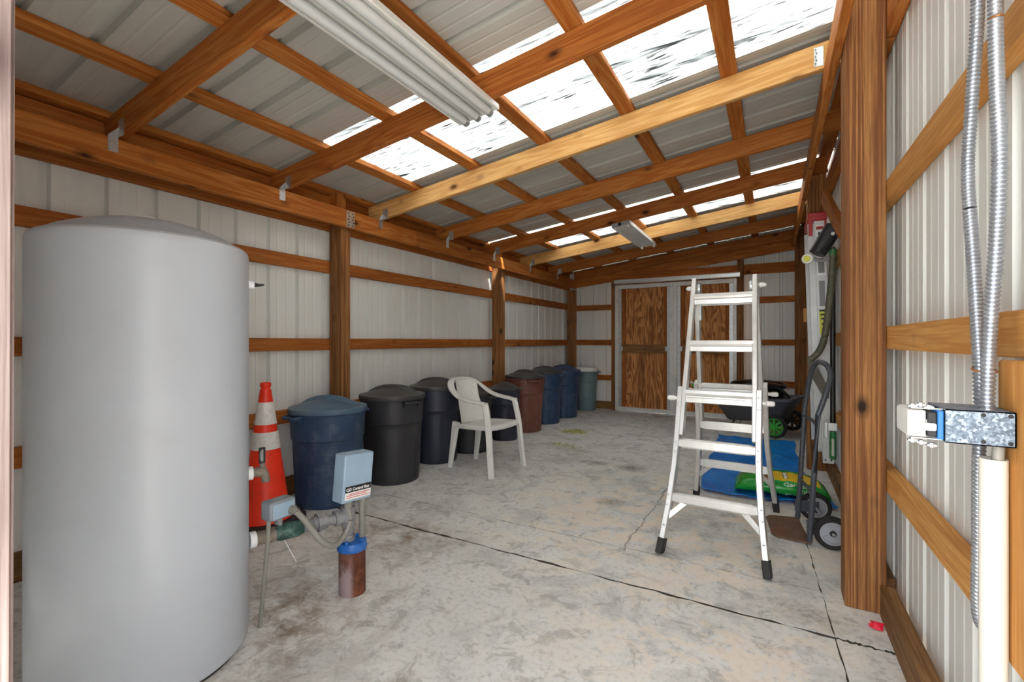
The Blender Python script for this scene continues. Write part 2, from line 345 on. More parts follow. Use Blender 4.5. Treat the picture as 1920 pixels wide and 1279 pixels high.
def concrete():
    k = N('stained_concrete')
    v = k.coord((1, 1, 1))
    big = k.noise(v, 1.1, 5, .6, .4); mid = k.noise(k.coord((3.2, 3.2, 3.2)), 1, 6, .65, .5); fin = k.noise(k.coord((38, 38, 38)), 1, 5, .7)
    c = k.mix(k.ramp(big, [(.3, 0.0), (.7, 1.0)]), lin(210, 209, 206), lin(228, 227, 224))
    c = k.mix(k.math('MULTIPLY', k.ramp(mid, [(.50, 0.0), (.60, 1.0)]), .5), c, lin(180, 179, 177))
    blot = k.noise(k.coord((8, 8, 8)), 1, 7, .72, .8)
    c = k.mix(k.math('MULTIPLY', k.ramp(blot, [(.53, 0.0), (.60, 1.0)]), .6), c, lin(160, 158, 155))
    c = k.mix(k.math('MULTIPLY', k.ramp(fin, [(.5, 0.0), (.7, 1.0)]), .5), c, lin(148, 146, 142))
    def spot(x, y, rx, ry, edge=.5):
        tc = k.n('ShaderNodeTexCoord'); mp = k.n('ShaderNodeMapping'); mp.inputs['Location'].default_value = (-x / rx, -y / ry, 0); mp.inputs['Scale'].default_value = (1 / rx, 1 / ry, 0)
        k.l(tc.outputs['Object'], mp.inputs[0]); le = k.n('ShaderNodeVectorMath', operation='LENGTH'); k.l(mp.outputs[0], le.inputs[0])
        return k.ramp(le.outputs['Value'], [(edge, 1.0), (1.0, 0.0)])
    # worn beige coating left in the middle of the bay
    zone = k.math('ADD', spot(-.55, 3.1, 1.5, 1.5, .35), k.math('MULTIPLY', spot(-.1, 1.7, .9, .6, .2), .7))
    patch = k.ramp(k.math('ADD', k.math('MULTIPLY', mid, .35), k.math('MULTIPLY', k.noise(k.coord((5, 6, 6)), 1, 8, .75, .6), .65)), [(.47, 1.0), (.505, 0.0)])
    c = k.mix(k.math('MULTIPLY', k.math('MULTIPLY', zone, patch), .75), c, lin(232, 218, 200))
    # pale scuffs
    sc = k.noise(k.coord((5, 14, 5)), 1, 6, .75, 1.0)
    c = k.mix(k.math('MULTIPLY', k.ramp(sc, [(.62, 0.0), (.68, 1.0)]), .6), c, lin(222, 218, 208))
    # hairline cracks and the ghost of a saw cut
    tc = k.n('ShaderNodeTexCoord'); sx = k.n('ShaderNodeSeparateXYZ'); k.l(tc.outputs['Object'], sx.inputs[0])
    wob = k.math('MULTIPLY', k.math('SUBTRACT', k.noise(k.coord((5, 5, 5)), 1, 5, .7), .5), .10)
    brk = k.ramp(k.noise(k.coord((6, 6, 6)), 1, 4, .6), [(.42, 0.0), (.55, 1.0)])
    ly = k.ramp(k.math('ABSOLUTE', k.math('ADD', k.math('SUBTRACT', sx.outputs['Y'], 2.49), k.math('MULTIPLY', wob, .5))), [(.003, 1.0), (.007, 0.0)])
    lx = k.ramp(k.math('ABSOLUTE', k.math('ADD', k.math('SUBTRACT', sx.outputs['X'], -.70), wob)), [(.002, 1.0), (.006, 0.0)])
    inx = k.math('MULTIPLY', k.math('GREATER_THAN', sx.outputs['Y'], 2.45), k.math('LESS_THAN', sx.outputs['Y'], 3.9))
    c = k.mix(k.math('MULTIPLY', k.math('MULTIPLY', ly, brk), .6), c, lin(110, 104, 94))
    c = k.mix(k.math('MULTIPLY', k.math('MULTIPLY', lx, inx), .75), c, lin(92, 86, 78))
    # earth near the door, round the tank and along the wall
    ed = k.math('ADD', k.math('ADD', spot(-1.5, 7.15, 1.3, .5, .1), spot(-1.75, 1.15, .55, .6, .1)), spot(-1.9, 2.0, .6, .35, .1))
    ef = k.ramp(k.noise(k.coord((9, 9, 9)), 1, 6, .75, .5), [(.44, 0.0), (.62, 1.0)])
    c = k.mix(k.math('MULTIPLY', k.math('MULTIPLY', ed, ef), .8), c, lin(124, 98, 70))
    # oil and leaf stains
    for x, y, rx, ry, a, col in ((-1.42, 4.10, .16, .10, .75, (82, 72, 58)), (-1.1, 4.08, .17, .12, .8, (78, 64, 50)), (-.98, 3.15, .14, .12, .7, (104, 88, 64)),
                                 (-1.06, 1.14, .07, .06, .65, (96, 84, 60)), (-.98, 1.13, .06, .04, .6, (104, 92, 64)), (.15, 2.25, .2, .12, .55, (110, 100, 84)), (-1.7, 4.45, .22, .12, .5, (128, 116, 78))):
        c = k.mix(k.math('MULTIPLY', k.math('MULTIPLY', spot(x, y, rx, ry, .1), k.ramp(fin, [(.3, .3), (.6, 1.0)])), a), c, lin(*col))
    k.color(c); k.set(.8, 0, .25); k.bump(k.math('ADD', k.math('MULTIPLY', fin, .4), mid), .25, .006); return k.m
M['concrete'] = concrete()
M['joint'] = plain('joint_dirt', lin(62, 56, 48), .9, var=.3, scale=30)
M['ground'] = plain('outdoor_paving', lin(176, 174, 166), .9, var=.12, scale=2)

# ------------------------------------------------------------------ structure: floor
floor = struct('floor')
MB().box(-3.4, .75, -.6, 7.8, -.16, -.004).build('sub_base', M['joint'], floor, smooth=0)
def slab(x0, x1, y0, y1):
    """one poured slab with slightly ragged edges"""
    def rag(a, b): return [a + (b - a) * i / 70 for i in range(71)]
    ring = []
    j = lambda s=.0065: random.uniform(-s, s)
    sl = lambda x, y: x + (.075 - .045 * (y - 1.0) if abs(x - .185) < .02 else 0)      # the long joint by the right wall runs a little askew
    ring += [(x, y0 + j()) for x in rag(sl(x0, y0), sl(x1, y0))[:-1]] + [(sl(x1, y) + j(.003), y) for y in rag(y0, y1)[:-1]]
    ring += [(x, y1 + j()) for x in rag(sl(x1, y1), sl(x0, y1))[:-1]] + [(sl(x0, y) + j(.003), y) for y in rag(y1, y0)[:-1]]
    n = len(ring); m = MB()
    m.add([(x, y, 0) for x, y in ring] + [(x, y, -.03) for x, y in ring], [tuple(range(n))] + [(i, i + n, (i + 1) % n + n, (i + 1) % n) for i in range(n)])
    return m.build('slab', M['concrete'], floor, smooth=0)
g = .0095
for y0, y1 in ((-.6, 2.13 - g), (2.13 + g, 4.99 - .003), (4.99 + .003, 7.8)):
    slab(-3.4, .185 - .0022, y0, y1); slab(.185 + .0022, .75, y0, y1)
# cracks: thin recessed dark lines drawn as shallow grooves of their own
gr = MB().box(-30, 30, -30, -.62, -.3, -.06).box(-30, -3.5, -.62, 30, -.3, -.06).box(.85, 30, -.62, 30, -.3, -.06).box(-3.5, .85, 7.9, 30, -.3, -.06)
gnd = gr.build('ground', M['ground'], None, smooth=0); gnd['kind'] = 'structure'

# ------------------------------------------------------------------ ribbed sheets
def ribbed(name, org, along, length, z0, ztop0, ztop1, out, mat, parent, phase, upv=None, thick=.0012):
    """ribbed steel sheet: runs `length` along `along`; profile pushes `out`; phase = coordinate of a rib along `along`"""
    org = Vector(org); al = Vector(along); out = Vector(out); p = .2286
    knots = [(-.022, 0), (-.015, .032), (.015, .032), (.022, 0), (.068, 0), (.074, .0018), (.080, .0018), (.086, 0), (.142, 0), (.148, .0018), (.154, .0018), (.160, 0)]
    st = []; k = math.floor((-phase) / p) - 1
    while k * p + phase < length + .3:
        st += [(phase + k * p + a, b) for a, b in knots]; k += 1
    def at(s):
        for (a, b), (c, d) in zip(st, st[1:]):
            if a <= s <= c: return b + (d - b) * (s - a) / max(1e-9, c - a)
        return 0
    ss = [0] + [a for a, b in st if 1e-4 < a < length - 1e-4] + [length]
    vs = []; fs = []
    for s in ss:
        f = s / length; q = org + al * s + out * at(s)
        if upv is None:
            vs += [q + Vector((0, 0, z0)), q + Vector((0, 0, ztop0 + (ztop1 - ztop0) * f))]
        else:
            vs += [q, q + Vector(upv)]
    n = len(ss)
    for i in range(n - 1): fs.append((2 * i, 2 * i + 2, 2 * i + 3, 2 * i + 1))
    m = MB().add(vs, fs); o = m.build(name, mat, parent, smooth=0)
    sm = o.modifiers.new('thickness', 'SOLIDIFY'); sm.thickness = thick; sm.offset = 0
    return o

rz = lambda x: .119 * (x + 2.89)          # roof pitch
SK = [(1.92, 2.80), (4.77, 5.66)]

# left wall
wl = struct('wall_left')
y = -.05
while y < 7.5:
    ln = min(.914, 7.53 - y); ribbed('metal_panel', (-3.111 - (0.0008 if int(y * 10) % 2 else 0), y, 0), (0, 1, 0), ln, .02, 2.334, 2.334, (-1, 0, 0), M['metal_wall'], wl, (.836 - y) % .2286); y += .914
for (a, b) in ((-.05, 2.514), (2.518, 4.956), (4.96, 7.478)):
    for z0, z1 in ((.532, .630), (1.058, 1.150), (1.672, 1.768)): boardx('girt', -3.109, -3.071, a, b, z0, z1, M['wood_red'], wl)
    boardx('skirt_board', -3.109, -3.071, a, b, .0, .135, M['skirt'], wl)
    boardx('outer_header', -3.109, -3.071, a, b, 2.008, 2.148, M['wood_red'], wl)
    boardx('eave_girt', -3.109, -3.071, a, b, 2.165, 2.285, M['wood_red'], wl)
for a, b in ((.03, .119), (2.472, 2.561), (4.913, 5.002), (7.351, 7.44)):
    boardx('wall_post', -3.07, -2.931, a, b, 0, 2.13 if a < 7 else 2.0, M['post'], wl)
for a, b in ((2.472, 2.561), (4.913, 5.002)): boardx('post_top', -3.07, -2.98, a, b, 2.131, 2.30, M['wood'], wl)
hd = boardx('inner_header', -2.93, -2.891, -.05, 3.30, 2.018, 2.157, M['wood'], wl)
boardx('inner_header', -2.93, -2.891, 3.302, 7.34, 2.018, 2.157, M['wood'], wl)
pl = MB().box(-2.891, -2.888, 2.485, 2.565, 2.022, 2.150)
o = pl.build('strap_plate', M['zinc'], wl, smooth=0)
nl = MB()
for i in range(5):
    for j in (-1, 1): nl.lathe([(0, .002), (.005, .0015), (.006, 0)], 8, (-2.888, 2.525 + j * .022 + (i % 2) * .008, 2.038 + i * .024), axis='x')
nl.build('plate_nails', M['rubber'], o, kind='stuff')

# right wall
wr = struct('wall_right')
y = -.05
while y < 7.5:
    ln = min(.914, 7.53 - y); ribbed('metal_panel', (.456 + (0.0008 if int(y * 10) % 2 else 0), y, 0), (0, 1, 0), ln, .02, 2.752, 2.752, (1, 0, 0), M['metal_wall'], wr, (.93 - y) % .2286); y += .914
for (a, b) in ((-.05, 2.468), (2.472, 4.868), (4.872, 7.478)):
    for z0, z1 in ((.506, .598), (1.097, 1.190), (1.707, 1.797)): boardx('girt', .411, .453, a, b, z0, z1, M['wood_light'], wr)
    boardx('skirt_board', .386, .436, a + (.08 if a > 2 else 0), b - .08 if b < 7 else b, .0, .128, M['skirt'], wr) if a < 0 else boardx('skirt_board', .411, .453, a, b, .0, .128, M['skirt'], wr)
    boardx('outer_header', .411, .453, a, b, 2.403, 2.543, M['wood'], wr)
boardx('wall_post', .27, .41, 2.402, 2.54, 0, 2.66, M['post'], wr)
boardx('wall_post', .27, .41, 4.80, 4.94, 0, 2.66, M['post'], wr)
boardx('wall_post', .27, .41, 7.352, 7.44, 0, 2.66, M['post'], wr)
boardx('inner_header', .232, .2695, -.05, 3.62, 2.405, 2.541, M['wood'], wr)
boardx('inner_header', .232, .2695, 3.622, 7.30, 2.405, 2.541, M['wood'], wr)
boardx('backing_board', .374, .41, 1.0, 1.218, .545, 1.094, M['wood_light'], wr)
# back wall
wb = struct('wall_back')
def topz(x): return 2.34 + rz(x)
def bpanel(x0, x1, z0=.02, z1=None):
    ribbed('metal_panel', (x0, 7.482, 0), (1, 0, 0), x1 - x0, z0, z1 or topz(x0) + .012, z1 or topz(x1) + .012, (0, 1, 0), M['metal_wall'], wb, (-2.86 - x0) % .2286)
bpanel(-3.11, -2.22); bpanel(-2.22, -1.33, 2.06); bpanel(-1.33, -.44, 2.06); bpanel(-.44, .455)
boardx('door_post', -2.293, -2.222, 7.352, 7.44, 0, 2.09, M['post'], wb)
boardx('door_post', -.439, -.357, 7.352, 7.44, 0, 2.30, M['post'], wb)
for x0, x1, zs in ((-3.07, -2.222, ((.474, .562), (1.058, 1.150), (1.645, 1.735))), (-.439, .41, ((.48, .566), (1.068, 1.150), (1.672, 1.760)))):
    for z0, z1 in zs: boardx('girt', x0, x1, 7.441, 7.479, z0, z1, M['wood_red'], wb)
    boardx('skirt_board', x0, x1, 7.441, 7.479, 0, .125, M['skirt'], wb)
boardx('door_header', -2.222, .41, 7.441, 7.479, 2.092, 2.235, M['wood_red'], wb)
for k in (0, 1):
    z = lambda x: 2.03 + .108 * (x + 2.9) + .068 + k * .141
    lumber('gable_header', (-2.93, 7.33, z(-2.93)), (.268, 7.33, z(.268)), .038, .137, M['wood_red'], wb)
# front wall around the doorway the camera stands in
wf = struct('wall_front')
y0 = -.06
ribbed('metal_panel', (-3.11, y0, 0), (1, 0, 0), 1.25, .02, topz(-3.11), topz(-1.86), (0, -1, 0), M['metal_wall'], wf, .1)
ribbed('metal_panel', (-1.86, y0, 0), (1, 0, 0), 1.25, .02, topz(-1.86), topz(-.61), (0, -1, 0), M['metal_wall'], wf, .1)
boardx('front_header', -3.1, .45, -.055, -.015, 2.28, 2.42, M['wood'], wf)
boardx('front_girt', -3.05, -.75, -.055, -.015, 1.06, 1.15, M['wood'], wf)
jm = lumber('trim_1', (-.672, .07, 0), (-.652, .07, 2.4), .14, .14, M['jamb'], None, up=(0, 1, 0)); jm['kind'] = 'structure'

# ceiling: rafters, purlins, sheets
ce = struct('ceiling')
RY = [.13, 1.05, 1.97, 2.87, 3.79, 4.70, 5.64, 6.56]
for i, ry in enumerate(RY):
    mat = M['wood_pale'] if i in (3, 6) else (M['wood'] if i in (1, 4) else M['wood_red'])  # rafters beside the skylights: paler wood with the skylight's glow in its colour
    zc = lambda x: 2.172 + rz(x) + .071
    rf = lumber('rafter', (-3.06, ry + .019, zc(-3.06)), (.405, ry + .019, zc(.405)), .038, .139, mat, ce)
    # folded steel hanger tying the rafter to the header
    h = MB().box(-2.8905, -2.888, ry - .045, ry - .003, 2.085, 2.165).box(-2.888, -2.83, ry - .0025, ry - .0005, 2.165, 2.25)
    h.add([(-2.889, ry - .044, 2.165), (-2.889, ry - .003, 2.165), (-2.885, ry - .002, 2.215), (-2.891, ry - .044, 2.165), (-2.891, ry - .003, 2.165), (-2.887, ry - .002, 2.215)], [(0, 1, 2), (3, 5, 4), (0, 3, 4, 1), (1, 4, 5, 2), (2, 5, 3, 0)])
    ho = h.build('joist_hanger', M['galv'], ce, smooth=0)
    if i == 3:
        h = MB().box(.19, .2315, ry - .003, ry - .0005, 2.56, 2.66)
        for q in range(5): h.cyl((.198 + .004 * (q % 2), ry - .003, 2.572 + .018 * q), (.192 + .004 * (q % 2), ry - .030, 2.570 + .018 * q), .0035, 6)
        h.build('nailed_tie', M['galv'], ce, smooth=0)
for xe in (-3.02, -2.49, -1.91, -1.33, -.75, -.17, .44):
    z = 2.172 + .142 + rz(xe - .045) + .0195
    o = lumber('purlin', (xe - .0445, -.30, z), (xe - .0445, 7.52, z), .089, .0375, M['wood'], ce, up=(-.119, 0, 1))
def roofsheet(a, b, mat, dz=0, name='roof_panel', x0=-3.32):
    x1 = .62; z0 = 2.3535 + rz(x0) + dz
    ribbed(name, (x0, a, z0), (0, 1, 0), b - a, 0, 0, 0, (-.118, 0, .993), mat, ce, (.826 - a) % .2286, upv=(x1 - x0, 0, .119 * (x1 - x0)))
for a, b in ((-.62, .20), (.20, 1.06), (1.06, 1.965), (2.79, 3.79), (3.79, 4.755), (5.65, 6.6), (6.6, 7.56)): roofsheet(a, b, M['metal_roof'])
for a, b in SK:
    roofsheet(a - .03, b + .03, M['sky'], .0035, 'skylight_panel', -2.575)
    ribbed('roof_panel', (-3.32, a + .02, 2.3535 + rz(-3.32)), (0, 1, 0), b - a - .02, 0, 0, 0, (-.118, 0, .993), M['metal_roof'], ce, (.826 - a - .02) % .2286, upv=(.80, 0, .119 * .80))

# back doors
def door(name, x0, x1, flip):
    d = struct(name)
    F = lambda nm, *b: MB().box(*b).build(nm, M['steelwhite'], d, smooth=0, bevel=.003)
    z0, z1 = .012, 2.03
    F('stile', x0, x0 + .05, 7.325, 7.375, z0, z1); F('stile', x1 - .05, x1, 7.325, 7.375, z0, z1)
    F('top_rail', x0 + .05, x1 - .05, 7.325, 7.375, z1 - .06, z1); F('bottom_rail', x0 + .05, x1 - .05, 7.325, 7.375, z0, z0 + .055)
    for a, b in ((x0 + .05, x0 + .10), (x1 - .10, x1 - .05)): MB().box(a, b, 7.352, 7.40, z0 + .055, z1 - .06).build('inner_channel', M['galv'], d, smooth=0, bevel=.002)
    boardx('wood_stile', x0 + .101, x0 + .155, 7.372, 7.405, z0 + .056, z1 - .061, M['wood_red'], d); boardx('wood_stile', x1 - .155, x1 - .101, 7.372, 7.405, z0 + .056, z1 - .061, M['wood_red'], d)
    MB().box(x0 + .0, x1 - .0, 7.406, 7.42, z0, 2.10).build('plywood_panel', M['ply'], d, smooth=0)
    boardx('lock_rail', x0 + .102, x1 - .102, 7.345, 7.371, .945, 1.075, M['skirt'], d)
    for a in (x0 + .085, x1 - .125): MB().box(a, a + .04, 7.335, 7.3445, .975, 1.045).build('corner_plate', M['galv'], d, smooth=0, bevel=.002)
    return d
door('door_1', -2.222, -1.3132, 0); door('door_2', -1.3128, -.442, 1)
tr = struct('trim_2')
MB().sweep([(-2.224, 7.30, 2.075), (-.40, 7.30, 2.075)], [(-.028, -.03), (.028, -.03), (.028, -.022), (.012, -.016), (.020, .024), (-.028, .03)]).build('door_track', M['zinc'], tr, smooth=30)
MB().box(-2.225, -.40, 7.30, 7.32, 2.098, 2.115).build('track_cover', M['steelwhite'], tr, smooth=0)

# ------------------------------------------------------------------ pressure tank
T = Vector((-1.926, .786, 0)); TR = .308
tk = thing('pressure_tank', 'tall light grey domed pressure tank standing at the left by the well head', 'tank', T)
prof = [(0, .012), (TR * .95, .012), (TR * .99, .022), (TR, .05), (TR, 1.44), (TR * .998, 1.452), (TR * .985, 1.463), (TR * .955, 1.471), (TR * .93, 1.473), (TR * .80, 1.498), (TR * .62, 1.522), (TR * .42, 1.541), (TR * .2, 1.552), (0, 1.556)]
MB().lathe(prof, 96).build('tank_body', M['tank'], tk, smooth=25)
MB().lathe([(0, 0), (TR * .93, 0), (TR * .93, .02), (0, .02)], 64).build('base_ring', M['rubber'], tk, smooth=30)
MB().lathe([(0, 1.552), (.022, 1.552), (.022, 1.566), (.014, 1.572), (0, 1.572)], 20).build('air_valve_cap', M['whitepaint'], tk)
dv = Vector((.40, .917, 0)).normalized()     # towards the well head
def radial(a, b, z): return tuple(dv * a + Vector((0, 0, z))), tuple(dv * b + Vector((0, 0, z)))
m = MB(); m.cyl(*radial(TR - .005, TR + .02, 1.353), .017); m.build('sensor_fitting', M['tape'], tk)
m = MB(); m.tube([radial(TR + .02, 0, 1.353)[0], radial(TR + .036, 0, 1.353)[0], radial(TR + .056, 0, 1.356)[0]], .009, 10, scale=[1, .7, .35]); m.build('sensor_tip', M['rubber'], tk)
m = MB(); m.cyl(*radial(TR - .005, TR + .016, .606), .026, 20); m.build('tap_collar', M['tape'], tk)
sp = MB(); sp.cyl(*radial(TR + .016, TR + .034, .606), .019, 12)
sp.tube([radial(TR + .034, 0, .606)[0], radial(TR + .062, 0, .606)[0]], .021, 12)
sp.tube([radial(TR + .052, 0, .606)[0], radial(TR + .060, 0, .585)[0], radial(TR + .062, 0, .563)[0]], .016, 12)
sp.cyl(radial(TR + .05, 0, .61)[0], radial(TR + .05, 0, .645)[0], .010, 10)
tap = sp.build('drain_tap', M['nipple'], tk)
hm = MB().lathe([(0, -.006), (.024, -.006), (.029, 0), (.024, .006), (0, .006)], 20, axis='y'); 
h = hm.build('tap_handle', M['zinc'], tap); h.location = tuple(Vector(radial(TR + .05, 0, .672)[0])); h.rotation_euler = (0, 0, R(-40))
MB().box(-.006, .006, -.012, .012, -.032, .032).build('tap_lever', M['ink'], tap, bevel=.003).location = tuple(Vector(radial(TR + .05, 0, .672)[0]) + Vector((.004, -.004, 0)))

# ------------------------------------------------------------------ well head with pipework and control box
C = Vector((-1.65, 1.451, 0))
wh = thing('well_head', 'rusty well casing with blue cap, grey pipework and grey-blue control box', 'well', C)
MB().lathe([(0, 0), (.058, 0), (.0575, .2), (0, .2)], 32).build('casing', M['rust'], wh)
MB().lathe([(0, .195), (.063, .195), (.065, .2), (.065, .212), (.061, .232), (.05, .234), (0, .234)], 32).build('well_cap', M['capblue'], wh)
bl = MB()
for a in (20, 110, 200, 290): bl.lathe([(0, .242), (.008, .242), (.009, .233), (0, .233)], 6, (.048 * math.cos(R(a)), .048 * math.sin(R(a)), 0))
bl.build('cap_bolts', M['capblue'], wh, kind='stuff')
zP = .345
t0 = Vector((T.x, T.y, 0)) + Vector((.44, .898, 0)) * (TR + .001); off = t0 - C; off.z = zP     # tank outlet, in well coordinates
e0 = Vector((-.012, -.012, zP)); pd = (off - e0).normalized(); L = (off - e0).length
pt = lambda s: tuple(e0 + pd * s)
MB().tube([(-.012, -.012, .232), (-.012, -.012, .262)], .030, 12).tube([(-.012, -.012, .25), (-.012, -.012, .30)], .024, 16).build('riser_pipe', M['oldpipe'], wh)
MB().tube([(-.012, -.012, .30), (-.012, -.012, .385)], .030, 16).tube([pt(.0), pt(.055)], .030, 16).tube([pt(.045), pt(.062)], .034, 16).build('pipe_tee', M['oldpipe'], wh)
MB().tube([pt(.055), pt(.10)], .022, 16).build('pipe_length', M['oldpipe'], wh)
MB().tube([pt(.095), pt(.105)], .031, 14).tube([pt(.105), pt(.130)], .037, 8).tube([pt(.130), pt(.138)], .042, 8).tube([pt(.138), pt(.155)], .030, 14).build('pipe_union', M['oldpipe'], wh)
MB().tube([pt(.15), pt(.205)], .025, 16).build('pipe_length', M['oldpipe'], wh)
MB().tube([pt(.195), pt(.205), pt(.222), pt(.280), pt(.295), pt(.305)], .033, 18, scale=[.8, .88, 1, 1, .9, .8]).build('check_valve', M['greenvalve'], wh)
MB().tube([pt(.303), pt(.318)], .031, 8).tube([pt(.315), pt(L - .022)], .026, 16).build('brass_nipple', M['nipple'], wh)
MB().tube([pt(L - .024), pt(L - .002)], .031, 20).build('thread_tape', M['tape'], wh)
# pressure switch on a stub above the pipe
sw = Vector((-1.755, 1.165, 0)) - C
s0 = Vector(pt(.272)); st = MB().cyl(tuple(s0), (sw.x, sw.y, .40), .008, 10); st.cyl((sw.x, sw.y, .385), (sw.x, sw.y, .412), .016, 8); st.build('switch_stem', M['oldpipe'], wh)
psb = MB().box(sw.x - .034, sw.x + .034, sw.y - .056, sw.y + .056, .41, .486).build('pressure_switch', M['greybox2'], wh, bevel=.009, smooth=40)
MB().box(sw.x + .034, sw.x + .040, sw.y - .048, sw.y + .048, .418, .478).build('switch_cover', M['greybox'], psb, bevel=.004)
MB().tube([(sw.x + .038, sw.y + .03, .438), (sw.x + .052, sw.y + .034, .437)], .019, 8).tube([(sw.x + .05, sw.y + .033, .437), (sw.x + .068, sw.y + .038, .430)], .014, 12).build('cable_gland', M['conduit'], psb)
# rod to the floor
MB().tube([(sw.x + .005, sw.y - .045, .42), (sw.x + .005, sw.y - .047, .35), (sw.x - .005, sw.y - .075, .0)], .0085, 10).build('support_rod', M['conduit'], wh)
# control box on its own riser conduit, front turned towards +X
bx = Vector((-1.655, 1.462, 0)) - C
cbox = MB().box(-.037, .037, -.078, .078, -.106, .106).build('control_box', M['greybox'], wh, bevel=.006, smooth=40)
cbox.location = (bx.x, bx.y, .519); cbox.rotation_euler = (R(-3.5), R(2), R(-4))
MB().box(.0372, .0388, -.066, .072, -.06, -.033).build('label_band', M['ink'], cbox, smooth=0)
MB().box(.0372, .0386, -.066, .072, -.092, -.06).build('label_panel', M['white'], cbox, smooth=0)
def text(s, size, mat, parent, loc, rot, name='lettering', ext=.0004, align='LEFT', bold=0):
    cu = bpy.data.curves.new('t', 'FONT'); cu.body = s; cu.size = size; cu.extrude = ext; cu.align_x = align; cu.offset = bold
    to = bpy.data.objects.new('t', cu); me = bpy.data.meshes.new_from_object(to); me.name = name
    bpy.data.objects.remove(to); me.materials.append(mat); o = bpy.data.objects.new(name, me); COL.objects.link(o)
    o.parent = parent; o.location = loc; o.rotation_euler = rot; return o
text('QD Control Box', .0176, M['white'], cbox, (.0394, -.062, -.053), (R(90), 0, R(90)), bold=.0005)
rl = MB()
for i, zz in enumerate((-.068, -.0745, -.083)): rl.box(.0386, .0390, -.058 + (.012 if i == 0 else 0), .066 - (.02 if i == 1 else 0), zz - .0014, zz + .0014)
rl.build('label_lines', M['redink'], cbox, smooth=0, kind='stuff')
MB().tube([(bx.x + .018, bx.y + .035, .232), (bx.x + .018, bx.y + .035, .414)], .014, 14).build('riser_conduit', M['conduit'], wh)
MB().tube([(bx.x + .018, bx.y + .035, .395), (bx.x + .018, bx.y + .035, .414)], .019, 8).build('conduit_nut', M['conduit'], wh)
MB().tube([(bx.x + .008, bx.y - .036, .388), (bx.x + .008, bx.y - .036, .414)], .019, 8).build('conduit_nut', M['conduit'], wh)
lp = spline([(sw.x + .066, sw.y + .037, .430), (sw.x + .10, sw.y + .055, .39), (sw.x + .135, sw.y + .10, .305), (sw.x + .13, sw.y + .17, .258), (sw.x + .115, sw.y + .235, .275), (bx.x + .016, bx.y - .032, .33), (bx.x + .008, bx.y - .036, .392)], 8)
MB().tube(lp, .0125, 12).build('flexible_conduit', M['conduit'], wh)
wv = spline([(sw.x + .0, sw.y + .02, .32), (sw.x + .02, sw.y + .03, .28), (sw.x + .03, sw.y + .06, .21)], 6)
MB().tube(wv, .0013, 6).build('loose_wire', M['tape'], wh)

# ------------------------------------------------------------------ traffic cone
cn = thing('traffic_cone', 'orange-red traffic cone with two white collars behind the grey tank', 'cone', (-2.72, 1.72, 0), R(20))
cr = lambda z: .027 + (.138 - .027) * (.86 - z) / .80
MB().lathe([(cr(.055) + .012, .045), (cr(.08), .08), (cr(.83), .83), (cr(.83) * .82, .836), (cr(.85) * .86, .842), (cr(.85) * 1.1, .852), (cr(.85) * 1.1, .872), (cr(.85) * .7, .876), (.012, .85), (.012, .5)], 40).build('cone_body', M['cone'], cn)
for a, b in ((.47, .575), (.62, .755)):
    MB().lathe([(cr(a) + .0005, a), (cr(a) + .003, a + .002), (cr(b) + .003, b - .002), (cr(b) + .0005, b)], 40).build('white_collar', M['collar'], cn)
def roundsq(h, r, n=6):
    out = []
    for cx, cy, a0 in ((h - r, h - r, 0), (-h + r, h - r, 90), (-h + r, -h + r, 180), (h - r, -h + r, 270)):
        out += [(cx + r * math.cos(R(a0 + 90 * i / n)), cy + r * math.sin(R(a0 + 90 * i / n))) for i in range(n + 1)]
    return out
MB().sweep([(0, 0, 0), (0, 0, .03), (0, 0, .045)], roundsq(.185, .07), up=(0, 1, 0), scale=[1, 1, .93]).build('cone_base', M['rubber'], cn, smooth=30)

